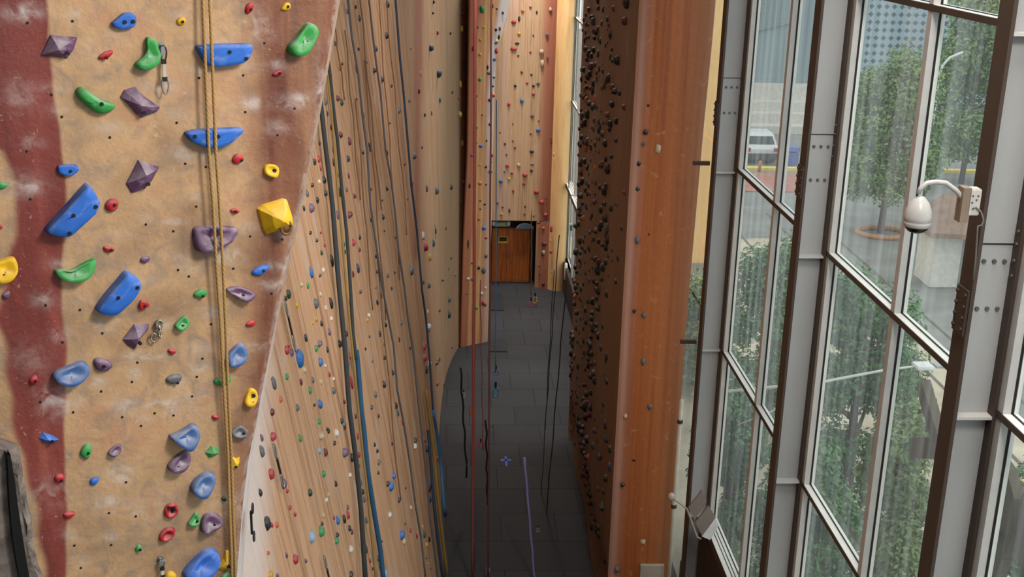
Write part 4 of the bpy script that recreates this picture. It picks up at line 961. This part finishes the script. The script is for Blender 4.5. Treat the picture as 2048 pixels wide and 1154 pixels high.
bm = BM(); box(bm, 4.2, 4.5, -12, 43, 0, 1.1); tag(from_bm('wall_right', bm, pm('dark_sill_wall', (58, 46, 40), .7)), kind='structure')
bm = BM(); box(bm, 4.2, 4.5, -12, 43, 15.6, 17); tag(from_bm('trim_2', bm, PAINT), kind='structure')
for ci, yc in enumerate(COLS[:5]):
    nm = {2: 'nearest the camera with the dome camera bolted to it', 3: 'second from the dome camera, plain web with two bolt rows', 4: 'third from the dome camera, beside the orange pillar'}.get(ci, f'behind the orange pillar, {ordn(ci)} along the window wall' if ci > 4 else f'beside the viewpoint, {ordn(ci)} along the window wall')
    t = tag(empty('steel_column', (4.1, yc, 0)), 'grey steel column '+nm, 'column', 'steel columns along the window wall')
    boxo('web', (3.99, 4.29, yc-.012, yc+.012, 0, 16.6), PAINT, t)
    boxo('inner_flange', (3.955, 3.985, yc-.115, yc+.115, 0, 16.6), FLANGE, t)
    boxo('outer_flange', (4.27, 4.298, yc-.115, yc+.115, 0, 16.6), FLANGE, t)
    if ci < 2: continue
    for z in (4.0, 6.9, 9.74, 12.7):
        boxo('stiffener_plate', (3.985, 4.27, yc-.11, yc+.012, z-.012, z+.012), FRAME, t)
    # splice
    boxo('splice_line', (3.99, 4.27, yc-.018, yc-.011, 11.13, 11.14), GASKET, t)
    for z in (11.0, 10.62):
        for x in (4.06, 4.14, 4.22):
            bm = BM(); disc(bm, (x, yc-.012, z), (0, -1, 0), .017, .016, 6); from_bm('bolt', bm, pm('bolt_dark', (92, 86, 82), .5), t)
    spl = boxo('splice_plate', (3.935, 3.956, yc-.1, yc+.1, 10.42, 10.78), FLANGE, t)
    for z in (10.47, 10.56, 10.65, 10.74):
        for dy in (-.07, .07):
            bm = BM(); disc(bm, (3.936, yc+dy, z), (-1, 0, 0), .016, .016, 6); from_bm('bolt', bm, FLANGE, spl)
    for z in (11.25, 11.15, 11.02, 10.9):
        bm = BM(); disc(bm, (4.27, yc-.07, z), (-1, 0, 0), .014, .014, 6); from_bm('bolt', bm, pm('bolt_dark', (92, 86, 82), .5), t)
# ties from the third column to the pillar
for z, lab in ((9.82, 'dark steel tie bar between orange pillar and column, the upper one'), (6.92, 'dark steel tie bar between orange pillar and column, the lower one')):
    tag(boxo('tie_bar', (3.72, 3.975, 17.9, 17.96, z-.06, z), pm('tie_dark', (70, 52, 44), .6), None, 0, (3.9, 18, z)), lab, 'bar', 'tie bars beside the pillar')
# ================================================================== DOME CAMERA
yc = 8.46
def D(px, py, Y=yc): return on_axis(px, py, 1, Y)
c = D(1837, 425)
t = tag(empty('dome_camera', c), 'white egg-shaped security camera with dark lens dome on a curved arm', 'security camera')
z0 = c.z
bm = BM(); lathe(bm, c, [(.012, .125), (.028, .12), (.042, .105), (.068, .075), (.092, .02), (.099, -.03), (.1, -.055), (.097, -.06), (.097, -.066), (.1, -.07), (.095, -.1), (.09, -.105)], 32)
from_bm('camera_housing', bm, pm('camera_white', (178, 175, 172), .3, .04), t, True)
bm = BM(); lathe(bm, c, [(.088, -.1), (.08, -.122), (.06, -.142), (.03, -.154), (.004, -.156)], 32); from_bm('lens_dome', bm, pm('camera_dark_lens', (22, 18, 18), .08), t, True)
arm = [D(1836, 388), D(1842, 376), D(1854, 366), D(1872, 378-14), D(1892, 380-14), D(1912, 389-8), D(1926, 398), D(1934, 412)]
for i, pnt in enumerate(arm): arm[i] = pnt
bm = BM(); tube(bm, arm, .019, 10); from_bm('gooseneck_arm', bm, pm('camera_white', (178, 175, 172), .3, .04), t, True)
b = D(1926, 408)
bm = BM(); obox(bm, b+Vector((0, 0, 0)), Vector((1, 0, 0)), Vector((0, 1, 0)), Vector((0, 0, 1)), .03, .05, .13); from_bm('wall_bracket', bm, pm('bracket_taupe', (134, 116, 100), .5), t)
b = D(1944, 402)
bm = BM(); obox(bm, b, Vector((1, 0, 0)), Vector((0, 1, 0)), Vector((0, 0, 1)), .045, .05, .1); bmesh.ops.bevel(bm, geom=bm.edges[:], offset=.008, segments=2, affect='EDGES'); bx = from_bm('junction_box', bm, pm('junction_grey', (200, 194, 188), .5), t)
bm = BM()
for dx, dz in ((-.02, .05), (.02, .05), (-.02, .0), (.01, .02)): disc(bm, b+Vector((dx, -.05, dz)), (0, -1, 0), .007, .006, 8)
from_bm('screw', bm, pm('bolt_dark', (92, 86, 82), .5), bx)
bm = BM(); tube(bm, [D(1945, 418, 8.4), D(1952, 414, 8.4), D(1962, 424, 8.4), D(1967, 440, 8.4), D(1964, 450, 8.4), D(1956, 452, 8.4), D(1954, 470, 8.42), D(1951, 520, 8.44), D(1946, 560, 8.45)], .007, 8); from_bm('cable', bm, pm('cable_grey', (120, 114, 110), .5), t, True)
# ================================================================== TWIN PANEL LAMP, GREY SIGN, NOTICE BOARD
Yf = 16.6
def P(px, py, Y=Yf): return on_axis(px, py, 1, Y)
t = tag(empty('panel_lamp', P(1400, 1030)), 'pair of flat grey lamp panels on a bent arm above the window sill', 'lamp')
def quadpanel(pp, th, mat, nm):
    bm = BM(); A = [P(*q) for q in pp]
    n = (A[1]-A[0]).cross(A[3]-A[0]).normalized()
    if n.y > 0: n = -n
    f = [bm.verts.new(a) for a in A]; b = [bm.verts.new(a-n*th) for a in A]
    bm.faces.new(f); bm.faces.new(b[::-1])
    for k in range(4): bm.faces.new((f[k], b[k], b[(k+1) % 4], f[(k+1) % 4]))
    return from_bm(nm, bm, mat, t)
GP = pm('lamp_panel_grey', (128, 118, 110), .5, .05)
quadpanel([(1404, 981), (1414, 1003), (1389, 1041), (1377, 1016)], .04, GP, 'lamp_panel')
quadpanel([(1417, 1012), (1431, 1034), (1404, 1072), (1391, 1045)], .04, GP, 'lamp_panel')
quadpanel([(1431, 1036), (1438, 1050), (1420, 1080), (1404, 1073)], .04, pm('lamp_side_white', (214, 214, 216), .5), 'lamp_side_plate')
bm = BM(); tube(bm, [P(1343, 992), P(1350, 1000), P(1362, 1008), P(1374, 1018), P(1384, 1046), P(1394, 1074), P(1402, 1078)], .016, 8); from_bm('lamp_arm', bm, pm('arm_grey', (160, 148, 136), .4), t, True)
bm = BM(); lathe(bm, P(1343, 993), [(.02, -.06), (.05, -.03), (.05, .03), (.02, .06)], 12); from_bm('lamp_joint', bm, pm('joint_grey', (176, 166, 164), .4), t, True)
q = on_axis(1304, 1150, 1, 19.38)
t2 = tag(empty('wall_sign', q), 'plain grey rectangular sign low on the orange pillar', 'sign')
boxo('sign_plate', (q.x-.23, q.x+.21, 19.34, 19.42, q.z-.5, q.z+.22), pm('sign_grey', (168, 158, 142), .6, .08, 12), t2, .01)
q = on_axis(1380, 1150, 1, 18.2)
t2 = tag(empty('notice_board', q), 'dark blue board with a white diagonal line under the window sill', 'board')
boxo('board_panel', (q.x-.18, q.x+.12, 18.2, 18.25, q.z-.8, q.z+.26), pm('board_navy', (52, 62, 74), .6), t2)
bm = BM(); tube(bm, [Vector((q.x-.12, 18.19, q.z-.1)), Vector((q.x+.06, 18.19, q.z+.1))], .008, 6); from_bm('white_line', bm, RIM, t2)
# dark panelling under the sill between the columns, and a service pipe by the pillar
bm = BM(); box(bm, 4.16, 4.3, 13.3, 17.45, 1.1, 3.86); tag(from_bm('trim_3', bm, pm('dark_brown_panel', (44, 32, 26), .6)), kind='structure')
t2 = tag(empty('service_pipe', (3.98, 18.5, 0)), 'pale vertical pipe between the orange pillar and the grey column', 'pipe')
bm = BM(); tube(bm, [(3.95, 18.6, 0), (3.95, 18.6, 3), (3.95, 18.6, 5.6)], .035, 10); from_bm('pipe_body', bm, pm('pipe_pale', (190, 182, 168), .5), t2, True)
for z in (3.6, 5.2):
    bm = BM(); lathe(bm, (3.95, 18.6, z), [(.036, -.03), (.05, -.03), (.05, .03), (.036, .03)], 10); from_bm('pipe_clamp', bm, pm('tie_dark', (70, 52, 44), .6), t2)
# ================================================================== BUILDING SHELL (unseen, blocks the sky)
CE = pm('ceiling_grey', (150, 146, 140), .8)
tag(boxo('ceiling', (-8, 4.6, 15, 44.5, 16.6, 17), CE), kind='structure')
tag(boxo('ceiling_near', (-8, 2.3, -12, 15, 16.6, 17), CE), kind='structure')
bm = BM(); box(bm, -8, 1.2, -12.3, -12, 0, 16.6); tag(from_bm('wall_rear', bm, CE), kind='structure')
tag(boxo('floor_light_block', (-8, 3.9, -12, 3.8, 10.2, 10.6), CE), kind='structure')  # added unseen slab under the viewpoint, blocks light from the lower windows
bm = BM(); box(bm, -8, 4.6, 43.6, 44, 0, 16.6); tag(from_bm('wall_back', bm, CE), kind='structure')
bm = BM(); box(bm, -8, -7.8, -12, 44, 0, 16.6); tag(from_bm('wall_left_outer', bm, CE), kind='structure')
# ================================================================== OUTSIDE
gd = NT('street_ground')
v = gd.coord('Object'); sp = gd.new('ShaderNodeSeparateXYZ'); gd.l(v, sp.inputs[0])
pav = gd.ramp(gd.noise(.9, 7, v, .4), [(.3, lin((176, 164, 144))), (.6, lin((204, 192, 170))), (.8, lin((214, 204, 186)))])
asp = gd.ramp(gd.noise(.7, 7, v, .4), [(.3, lin((120, 120, 116))), (.7, lin((146, 146, 142)))])
fx = gd.math('MAXIMUM', gd.math('GREATER_THAN', gd.math('ADD', sp.outputs[1], gd.math('MULTIPLY', gd.noise(.2, 2, v), 2)), 50.5), gd.math('GREATER_THAN', sp.outputs[0], 15.7))
gc = gd.mix(fx, pav, asp)
gd.bsdf(gc, .8, 0, gd.noise(8, 5, v), .15, .02, .2)
tag(boxo('ground', (4.6, 140, -30, 140, -.4, -.02), gd.m), kind='structure')
RAIL = pm('rail_groove', (104, 98, 88), .6)
rx = [12.7, 14.85, 16.8]
for i, x in enumerate(rx):
    tag(boxo('tram_rail', (x-.05, x+.05, 10, 54, -.02, .0), RAIL, None, 0, (x, 20, 0)), f'dark tram rail in the paving, {ordn(i)} from the facade', 'rail', 'tram rails')
tag(boxo('curb', (10.5, 34, 63.5, 64.0, -.02, .14), pm('curb_yellow', (224, 200, 96), .7), None, 0, (20, 63.7, 0)), 'yellow painted curb along the far side of the street', 'curb')
tag(boxo('brick_strip', (10.5, 23.6, 58.4, 62.8, -.02, .03), pm('brick_red', (170, 112, 96), .8, .2, 2), None, 0, (20, 60, 0)), 'red brick paving strip in front of the yellow curb', 'paving')
tag(boxo('brick_strip', (13.2, 14.5, 25.4, 27.2, -.02, .0), pm('paving_yellow', (214, 190, 130), .8, .2, 2), None, 0, (14, 26, 0)), 'yellow tactile paving patch near the facade', 'paving')
# trees
def leafmat(name, a, b):
    n = NT(name); oi = n.new('ShaderNodeNewGeometry')
    c = n.ramp(n.noise(1.4, 4, n.coord('Object')), [(.3, lin(a)), (.7, lin(b))])
    bs = n.bsdf(c, .6, spec=.2); return n.m
LM = [leafmat('leaves_mid', (82, 112, 72), (140, 164, 100)), leafmat('leaves_deep', (66, 108, 72), (118, 160, 100)), leafmat('leaves_light', (100, 128, 72), (164, 176, 106))]
BARK = pm('bark', (96, 86, 74), .9, .25, 8)
def tree(x, y, h, r, clear, mat, label, nl_=2600, ls=.16, seed=0, squash=1.0):
    rn = random.Random(seed)
    t = tag(empty('street_tree', (x, y, 0)), label, 'tree', 'street trees outside the windows')
    bm = BM(); tube(bm, [(x, y, 0), (x+.05, y, h*.3), (x, y+.05, h*.6), (x, y, h*.9)], [.16, .12, .08, .03], 8)
    for k in range(7):
        a = k*2.4; z = clear+(h-clear)*(.1+.1*k)
        tube(bm, [(x, y, z), (x+math.cos(a)*r*.4, y+math.sin(a)*r*.4, z+.5), (x+math.cos(a)*r*.75, y+math.sin(a)*r*.75, z+1.0)], [.06, .04, .015], 5)
    from_bm('trunk', bm, BARK, t, True)
    cl = []
    for k in range(46):
        f = rn.random(); z = clear+(h-clear)*(.08+.9*f)
        rr = r*(math.sin(math.pi*min(1, .22+.72*f))**.8)
        a = rn.uniform(0, 6.283); d = rr*math.sqrt(rn.random())*.8
        cl.append((x+d*math.cos(a), y+d*math.sin(a), z, r*rn.uniform(.28, .45)))
    vs, fs = [], []
    for _ in range(nl_):
        cx_, cy_, cz_, cr = rn.choice(cl)
        dv = Vector((rn.gauss(0, 1), rn.gauss(0, 1), rn.gauss(0, 1))).normalized()*cr*(rn.random()**.35)
        c = Vector((cx_, cy_, cz_))+dv
        n = (dv.normalized()+Vector((rn.gauss(0, .5), rn.gauss(0, .5), .5+rn.gauss(0, .4)))).normalized()
        u = n.cross(Vector((rn.gauss(0, 1), rn.gauss(0, 1), rn.gauss(0, 1)))).normalized(); w = n.cross(u)
        s = ls*rn.uniform(.6, 1.3); b = len(vs)
        vs += [tuple(c-u*s), tuple(c+w*s*.5+n*s*.1), tuple(c+u*s), tuple(c-w*s*.5+n*s*.1)]; fs.append((b, b+1, b+2, b+3))
    me = bpy.data.meshes.new('crown'); me.from_pydata(vs, [], fs)
    link('crown', me, mat, t)
def treepx(px, py, Y):  # ground-level tree position whose crown centre sits on this sight line
    q = on_axis(px, py, 1, Y); return q.x, q.y, q.z
tree(19.1, 50.7, 7.7, 2.5, 1.7, LM[0], 'street tree with a thin trunk standing in an orange planter ring', 20000, .11, 1)
tree(27.0, 61, 10.0, 3.2, 1.2, LM[0], 'tall street tree beyond the tram shelter', 22000, .12, 2)
x, y, z = treepx(1712, 800, 22.5); tree(x, y, 6.7, 1.5, .3, LM[1], 'dense green tree outside the window left of the dome camera', 26000, .065, 3)
x, y, z = treepx(1538, 760, 29.5); tree(x, y, 5.2, 1.75, .2, LM[1], 'slim green tree outside the window beside the orange pillar', 24000, .07, 4)
x, y, z = treepx(1780, 1060, 16.5); tree(x, y, 6.3, 1.0, .6, LM[0], 'lower leafy tree outside the panes under the dome camera', 20000, .055, 5)
x, y, z = treepx(2060, 1130, 15.0); tree(x, y, 5.9, 1.0, .6, LM[1], 'leafy tree behind the sign letters outside', 14000, .06, 6)
x, y, z = treepx(1600, 1040, 20.0); tree(x, y, 4.0, 1.25, .3, LM[1], 'dark green tree low outside the panes between two columns', 18000, .065, 7)
x, y, z = treepx(1390, 780, 33.0); tree(x, y, 3.2, 1.4, .4, LM[2], 'small tree seen in the gap between orange pillar and column', 9000, .08, 8)
x, y, z = treepx(1456, 960, 22.6); tree(x, y, 4.3, 1.0, .2, LM[1], 'small bushy tree low outside the panes above the lamp panels', 14000, .065, 9)
# planter ring
bm = BM(); tube(bm, [(19.1+1.1*math.cos(a), 50.4+.9*math.sin(a), .08) for a in [k*math.pi/12 for k in range(25)]], .12, 6)
tag(from_bm('planter_ring', bm, pm('planter_orange', (190, 140, 96), .8), None, True, (19.1, 50.4, 0)), 'orange curb ring around the thin-trunked tree', 'planter')
# tram shelter
q = on_axis(1905, 575, 2, 0)
sx_, sy_ = q.x, q.y
t = tag(empty('tram_shelter', (sx_, sy_, 0)), 'small pale shelter with a brown hipped roof across the street', 'shelter')
Wl = pm('shelter_pale', (220, 216, 206), .7)
boxo('shelter_wall', (sx_-.9, sx_+.15, sy_, sy_+1.6, 0, 2.2), Wl, t)
boxo('shelter_wall', (sx_+.75, sx_+2.4, sy_-.6, sy_+1.4, 0, 2.2), Wl, t)
boxo('shelter_shutter', (sx_+.15, sx_+.75, sy_+.3, sy_+.4, .1, 2.1), pm('shelter_shutter', (160, 160, 150), .7), t)
bm = BM()
q0 = [(sx_-1.3, sy_-.5, 2.25), (sx_+2.8, sy_-1.0, 2.25), (sx_+2.8, sy_+2.0, 2.25), (sx_-1.3, sy_+2.0, 2.25)]
lo = [bm.verts.new(v_) for v_ in q0]; hi = [bm.verts.new(v_) for v_ in ((sx_-.5, sy_+.7, 3.5), (sx_+2.2, sy_+.6, 3.5))]
l2 = [bm.verts.new((a, b, c-.18)) for a, b, c in q0]
bm.faces.new((lo[0], lo[1], hi[1], hi[0])); bm.faces.new((lo[1], lo[2], hi[1])); bm.faces.new((lo[2], lo[3], hi[0], hi[1])); bm.faces.new((lo[3], lo[0], hi[0]))
for k in range(4): bm.faces.new((lo[k], l2[k], l2[(k+1) % 4], lo[(k+1) % 4]))
bm.faces.new(l2)
from_bm('shelter_roof', bm, pm('shelter_roof_brown', (140, 112, 96), .8, .2, 3), t)
# car
q = on_axis(1522, 329, 2, 0); kx, ky = q.x, q.y
t = tag(empty('car', (kx, ky, 0)), 'silver car with dark windows parked across the street', 'car')
side = [(0, .35), (0, .85), (.12, 1.0), (.35, 1.05), (.75, 1.5), (1.2, 1.6), (2.4, 1.58), (3.1, 1.08), (4.0, .95), (4.2, .7), (4.2, .35)]
bm = BM(); Ls = [[bm.verts.new((kx+sx2*(.9-.12*(max(0, z-1.0)/.6)), ky+a, z)) for a, z in side] for sx2 in (-1, 1)]
for k in range(len(side)-1): bm.faces.new((Ls[0][k], Ls[0][k+1], Ls[1][k+1], Ls[1][k]))
bm.faces.new((Ls[0][-1], Ls[0][0], Ls[1][0], Ls[1][-1])); bm.faces.new(Ls[0]); bm.faces.new(Ls[1][::-1])
from_bm('car_body', bm, pm('car_silver', (206, 208, 208), .3, .03), t)
DG = pm('car_glass', (50, 58, 60), .15)
bm = BM(); vsx = [bm.verts.new(v_) for v_ in ((kx-.76, ky+.36, 1.08), (kx+.76, ky+.36, 1.08), (kx+.68, ky+.68, 1.46), (kx-.68, ky+.68, 1.46))]
bm.faces.new(vsx); bmesh.ops.translate(bm, verts=bm.verts, vec=(0, -.03, .01)); from_bm('rear_window', bm, DG, t)
for s in (-1, 1):
    bm = BM(); bm.faces.new([bm.verts.new((kx+s*(.9-.12*(max(0, z-1.0)/.6)+.01), ky+a, z)) for a, z in ((.62, 1.1), (.95, 1.48), (2.35, 1.5), (2.9, 1.12))]); from_bm('side_window', bm, DG, t)
    bm = BM(); box(bm, kx+s*.75-.1, kx+s*.75+.1, ky-.02, ky+.03, .72, .92); from_bm('tail_light', bm, pm('tail_red', (150, 60, 54), .4), t)
    for yy in (.8, 3.3):
        bm = BM(); disc(bm, (kx+s*.7, ky+yy, .33), (s, 0, 0), .33, .22, 18); from_bm('wheel', bm, BLACK, t)
bm = BM(); box(bm, kx-.85, kx+.85, ky-.06, ky+.05, .3, .62); from_bm('bumper', bm, pm('bumper_dark', (70, 74, 76), .5), t)
# blue bin and orange post
q = on_axis(1584, 336, 2, 0)
t = tag(empty('street_bin', (q.x, q.y, 0)), 'blue street bin standing across the road near the parked car', 'bin')
boxo('bin_body', (q.x-.45, q.x+.3, q.y, q.y+.6, 0, .85), pm('bin_blue', (74, 96, 168), .5), t, .03)
boxo('bin_lid', (q.x-.48, q.x+.33, q.y-.03, q.y+.63, .9, 1.15), pm('bin_lid_blue', (92, 116, 186), .5), t, .03)
q = on_axis(1519, 343, 2, 0)
bm = BM(); lathe(bm, (q.x, q.y, 0), [(.09, 0), (.09, .5), (.07, .56), (.02, .6)], 12)
tag(from_bm('bollard', bm, pm('bollard_orange', (206, 138, 74), .6), None, True, (q.x, q.y, 0)), 'short orange bollard in front of the parked car', 'bollard')
# buildings
t = tag(empty('office_building', (18.5, 78, 0)), 'grey-blue glazed building with a slanted band behind the parked car', 'building')
gw = NT('building_glass_wall'); gv = gw.coord('Object', (.6, 1, .05))
gw.bsdf(gw.ramp(gw.noise(1.2, 3, gv), [(.35, lin((112, 128, 132))), (.65, lin((138, 152, 154)))]), .35)
boxo('facade', (11.5, 25.5, 79, 85, 2.6, 22), gw.m, t)
bm = BM(); bm.faces.new([bm.verts.new(v_) for v_ in ((15.5, 78.96, 8.6), (22.5, 78.96, 10.6), (22.5, 78.96, 6.6), (15.5, 78.96, 4.8))])
r = bmesh.ops.extrude_face_region(bm, geom=bm.faces[:]); bmesh.ops.translate(bm, verts=[e for e in r['geom'] if isinstance(e, bmesh.types.BMVert)], vec=(0, -.15, 0))
from_bm('slanted_band', bm, pm('band_grey', (118, 132, 134), .5), t)
for i, (z0_, z1_, yy) in enumerate(((0, .5, 74.5), (.5, 1.1, 75.6), (1.1, 1.7, 76.6), (1.7, 2.6, 77.6))):
    boxo('entrance_step', (12, 25, yy, 80, z0_, z1_), pm('step_concrete', (196, 190, 180), .8), t)
boxo('parapet', (11.5, 25.5, 78.7, 79.1, 10.9, 11.05), RIM, t)
t = tag(empty('office_building', (36, 88, 0)), 'pale blue-grey building clad in a grid of dark diamond marks beyond the trees', 'building')
dt = NT('dotted_cladding'); vv = dt.coord('Object'); s3 = dt.new('ShaderNodeSeparateXYZ'); dt.l(vv, s3.inputs[0])
def fr_(a, k): return dt.math('ABSOLUTE', dt.math('SUBTRACT', dt.math('FRACT', dt.math('MULTIPLY', a, k)), .5))
K = 1/.56
dd = dt.math('ADD', fr_(s3.outputs[0], K), fr_(s3.outputs[2], K))
lines = dt.math('LESS_THAN', fr_(s3.outputs[2], K), .05)
spot = dt.math('LESS_THAN', dd, .36)
c0 = dt.mix(dt.math('MULTIPLY', lines, .35), lin((164, 184, 190)), lin((110, 130, 140)))
c0 = dt.mix(spot, c0, lin((78, 96, 110)))
dt.bsdf(c0, .5)
boxo('facade', (26.2, 44, 88, 96, 0, 24), dt.m, t)
t = tag(empty('yellow_building', (7.6, 41, 0)), 'tall narrow yellow building wall seen between the orange pillar and column', 'building')
boxo('facade', (6.2, 10.1, 44, 47, .3, 16), pm('yellow_render', (240, 190, 120), .7, .05, 1), t)
boxo('plinth', (6.15, 10.15, 43.9, 47.1, -.02, .5), pm('plinth_grey', (150, 140, 130), .7), t)
# facade lamp arm
bm = BM(); Yl = 20.0
def Q(px, py, Y=Yl): return on_axis(px, py, 1, Y)
a0 = Vector((4.425, 20.0, Q(1468, 790).z)); a1 = Q(1640, 765); a2 = Q(1770, 740); a3 = Q(1828, 733)
t = tag(empty('facade_lamp', a0), 'white street lamp head on a long thin arm outside the windows', 'lamp')
tube(bm, [a0, a1, a2, a3], [.035, .03, .025, .02], 8); from_bm('lamp_arm', bm, RIM, t, True)
bm = BM(); tube(bm, [Q(1475, 850), Q(1545, 822), Q(1600, 790), a1], .012, 6); from_bm('arm_brace', bm, RIM, t, True)
b = Q(1846, 732); bm = BM(); obox(bm, b, Vector((1, 0, 0)), Vector((0, 1, 0)), Vector((0, 0, 1)), .17, .16, .035); bmesh.ops.bevel(bm, geom=bm.edges[:], offset=.02, segments=2, affect='EDGES'); from_bm('lamp_head', bm, pm('lamp_head_bright', (238, 238, 236), .4), t)
bm = BM(); obox(bm, Q(1882, 731), Vector((1, 0, 0)), Vector((0, 1, 0)), Vector((0, 0, 1)), .12, .1, .02); from_bm('lamp_plate', bm, pm('lamp_plate_grey', (176, 176, 178), .4), t)
q = on_axis(1880, 140, 1, 57.6); bm = BM()
tube(bm, [(q.x, 57.6, -.02), (q.x, 57.6, q.z-.2), on_axis(1886, 130, 1, 57.6), on_axis(1900, 115, 1, 57.6), on_axis(1926, 104, 1, 57.6)], .06, 6)
tag(from_bm('street_lamp', bm, pm('lamp_post_white', (214, 216, 214), .5), None, True, (q.x, 57.6, 0)), 'thin white curved street lamp in front of the tall tree', 'lamp')
# sign letters fixed outside the glass, seen from behind
LT = pm('letter_taupe', (88, 79, 64), .7)
def letter(label, strokes, name='sign_letter'):
    X = 4.95
    q0_ = on_axis(*strokes[0][0][0], 0, X)
    t = tag(empty(name, q0_), label, 'sign letter', 'sign letters outside the windows')
    for pts, wpx, dark in strokes:
        A = [on_axis(x, y, 0, X) for x, y in pts]
        bm = BM(); prev = None
        for i, a in enumerate(A):
            tg = (A[min(len(A)-1, i+1)]-A[max(0, i-1)]).normalized()
            n = tg.cross(Vector((1, 0, 0))).normalized()
            w = wpx
            ring = [bm.verts.new(a+n*w+Vector((dx, 0, 0))) for dx in (0, .1)]+[bm.verts.new(a-n*w+Vector((dx, 0, 0))) for dx in (.1, 0)]
            if prev:
                for k in range(4): bm.faces.new((prev[k], prev[(k+1) % 4], ring[(k+1) % 4], ring[k]))
            else: bm.faces.new(ring[::-1])
            prev = ring
        bm.faces.new(prev)
        from_bm('letter_stroke', bm, pm('letter_side_shade', (62, 62, 50), .6) if dark else LT, t)  # darker copy of the taupe paints in a letter's shadow side
letter('taupe angular sign letter outside, behind the column with the dome camera', [([(1837, 768), (1846, 800), (1858, 840), (1872, 885), (1880, 910)], .085, False), ([(1818, 896), (1850, 896), (1890, 896)], .11, False)])
letter('taupe curved sign letter outside, right of the dome camera column', [([(1985, 935), (2004, 962), (2014, 1000), (2012, 1045), (2002, 1080), (1988, 1104), (1980, 1130), (1972, 1180)], .14, False), ([(2000, 1060), (1998, 1078), (1992, 1096)], .15, True)])
letter('taupe round sign letter outside, at the edge beyond the curved letter', [([(2068, 985), (2054, 1010), (2046, 1060), (2046, 1110), (2054, 1150), (2068, 1180)], .12, False)])
# ================================================================== LIGHT
w = bpy.data.worlds.new('world'); S.world = w; w.use_nodes = True
nt = w.node_tree; nt.nodes.clear()
o_ = nt.nodes.new('ShaderNodeOutputWorld'); bgd = nt.nodes.new('ShaderNodeBackground')
tc = nt.nodes.new('ShaderNodeTexCoord'); spx = nt.nodes.new('ShaderNodeSeparateXYZ'); rp = nt.nodes.new('ShaderNodeValToRGB')
nt.links.new(tc.outputs['Generated'], spx.inputs[0]); nt.links.new(spx.outputs['Z'], rp.inputs[0])
rp.color_ramp.elements[0].position = 0.0; rp.color_ramp.elements[0].color = (.74, .84, .95, 1)
rp.color_ramp.elements[1].position = .6; rp.color_ramp.elements[1].color = (.95, .98, 1.0, 1)
nt.links.new(rp.outputs[0], bgd.inputs[0]); bgd.inputs[1].default_value = 1.5
nt.links.new(bgd.outputs[0], o_.inputs[0])
def fill_lamp(x, y, z, sx, sy, e, label):  # unseen area lamp, added to lift the hall's brightness
    t = tag(empty('fill_lamp', (x, y, z)), label, 'lamp', 'unseen lamps added for fill light')
    boxo('lamp_housing', (x-sx/2-.05, x+sx/2+.05, y-sy/2-.05, y+sy/2+.05, z+.02, z+.12), RIM, t)
    l = bpy.data.lights.new('fill_light', 'AREA'); l.shape = 'RECTANGLE'; l.size = sx; l.size_y = sy; l.energy = e; l.color = (1, .95, .88)
    lo_ = bpy.data.objects.new('fill_light', l); COL.objects.link(lo_); lo_.location = (x, y, z)
def wall_fill(loc, aim, e, ang, label):  # unseen spot, added to brighten a climbing wall
    loc = Vector(loc); d = (Vector(aim)-loc).normalized()
    t = tag(empty('fill_spot', loc), label, 'lamp', 'unseen lamps added to brighten the climbing walls')
    bm = BM(); tube(bm, [loc-d*.5, loc-d*.42, loc-d*.02, loc], [.08, .15, .17, .2], 14, False); from_bm('lamp_can', bm, pm('spot_can_black', (30, 30, 32), .5), t, True)
    bm = BM(); tube(bm, [loc-d*.4, Vector((loc.x, loc.y, 16.6))], .025, 6); from_bm('lamp_stem', bm, pm('spot_can_black', (30, 30, 32), .5), t, True)
    l = bpy.data.lights.new('fill_beam', 'SPOT'); l.energy = e; l.spot_size = math.radians(ang); l.spot_blend = .9; l.shadow_soft_size = .35; l.color = (1, .96, .9)
    o = bpy.data.objects.new('fill_beam', l); COL.objects.link(o); o.location = loc
    o.rotation_euler = d.to_track_quat('-Z', 'Y').to_euler()
wall_fill((3.5, 3.2, 15.6), (-1.4, 6.6, 11.2), 520, 62, 'unseen added lamp brightening the near climbing wall')
wall_fill((2.6, 10.5, 15.8), (-1.3, 17.5, 9.5), 2200, 60, 'unseen added lamp brightening the near half of the long wall')
wall_fill((2.4, 19.0, 15.8), (-.9, 25.5, 8.5), 1600, 56, 'unseen added lamp brightening the far half of the long wall')
fill_lamp(3.2, 3.0, 16.3, 1.4, 2.4, 520, 'unseen added fill lamp above the viewpoint beside the windows')
fill_lamp(3.2, 8.0, 16.3, 1.4, 2.4, 320, 'unseen added fill lamp above the dome camera column')
fill_lamp(2.3, 38.5, 16.3, 1.4, 3.0, 1100, 'unseen added fill lamp over the far doors')
for i, (x, y) in enumerate(((2.2, 31.5), (2.2, 36.0), (2.3, 40.5))):  # unseen spots added to brighten the far floor
    t = tag(empty('downlight', (x, y, 16.4)), f'unseen added lamp brightening the grey floor, {ordn(i)} from the black floor', 'lamp', 'unseen lamps added over the far floor')
    bm = BM(); lathe(bm, (x, y, 16.4), [(.16, 0), (.2, .02), (.2, .2), (.1, .25)], 16); from_bm('lamp_can', bm, RIM, t, True)
    l = bpy.data.lights.new('fill_downlight_beam', 'SPOT'); l.energy = 3200; l.spot_size = math.radians(26); l.spot_blend = .8; l.shadow_soft_size = .15; l.color = (1, .97, .93)
    lo_ = bpy.data.objects.new('fill_downlight_beam', l); COL.objects.link(lo_); lo_.location = (x, y, 16.38)
S.cycles.use_denoising = True
S.cycles.max_bounces = 8; S.cycles.diffuse_bounces = 5; S.cycles.transparent_max_bounces = 24
S.cycles.sample_clamp_indirect = 6
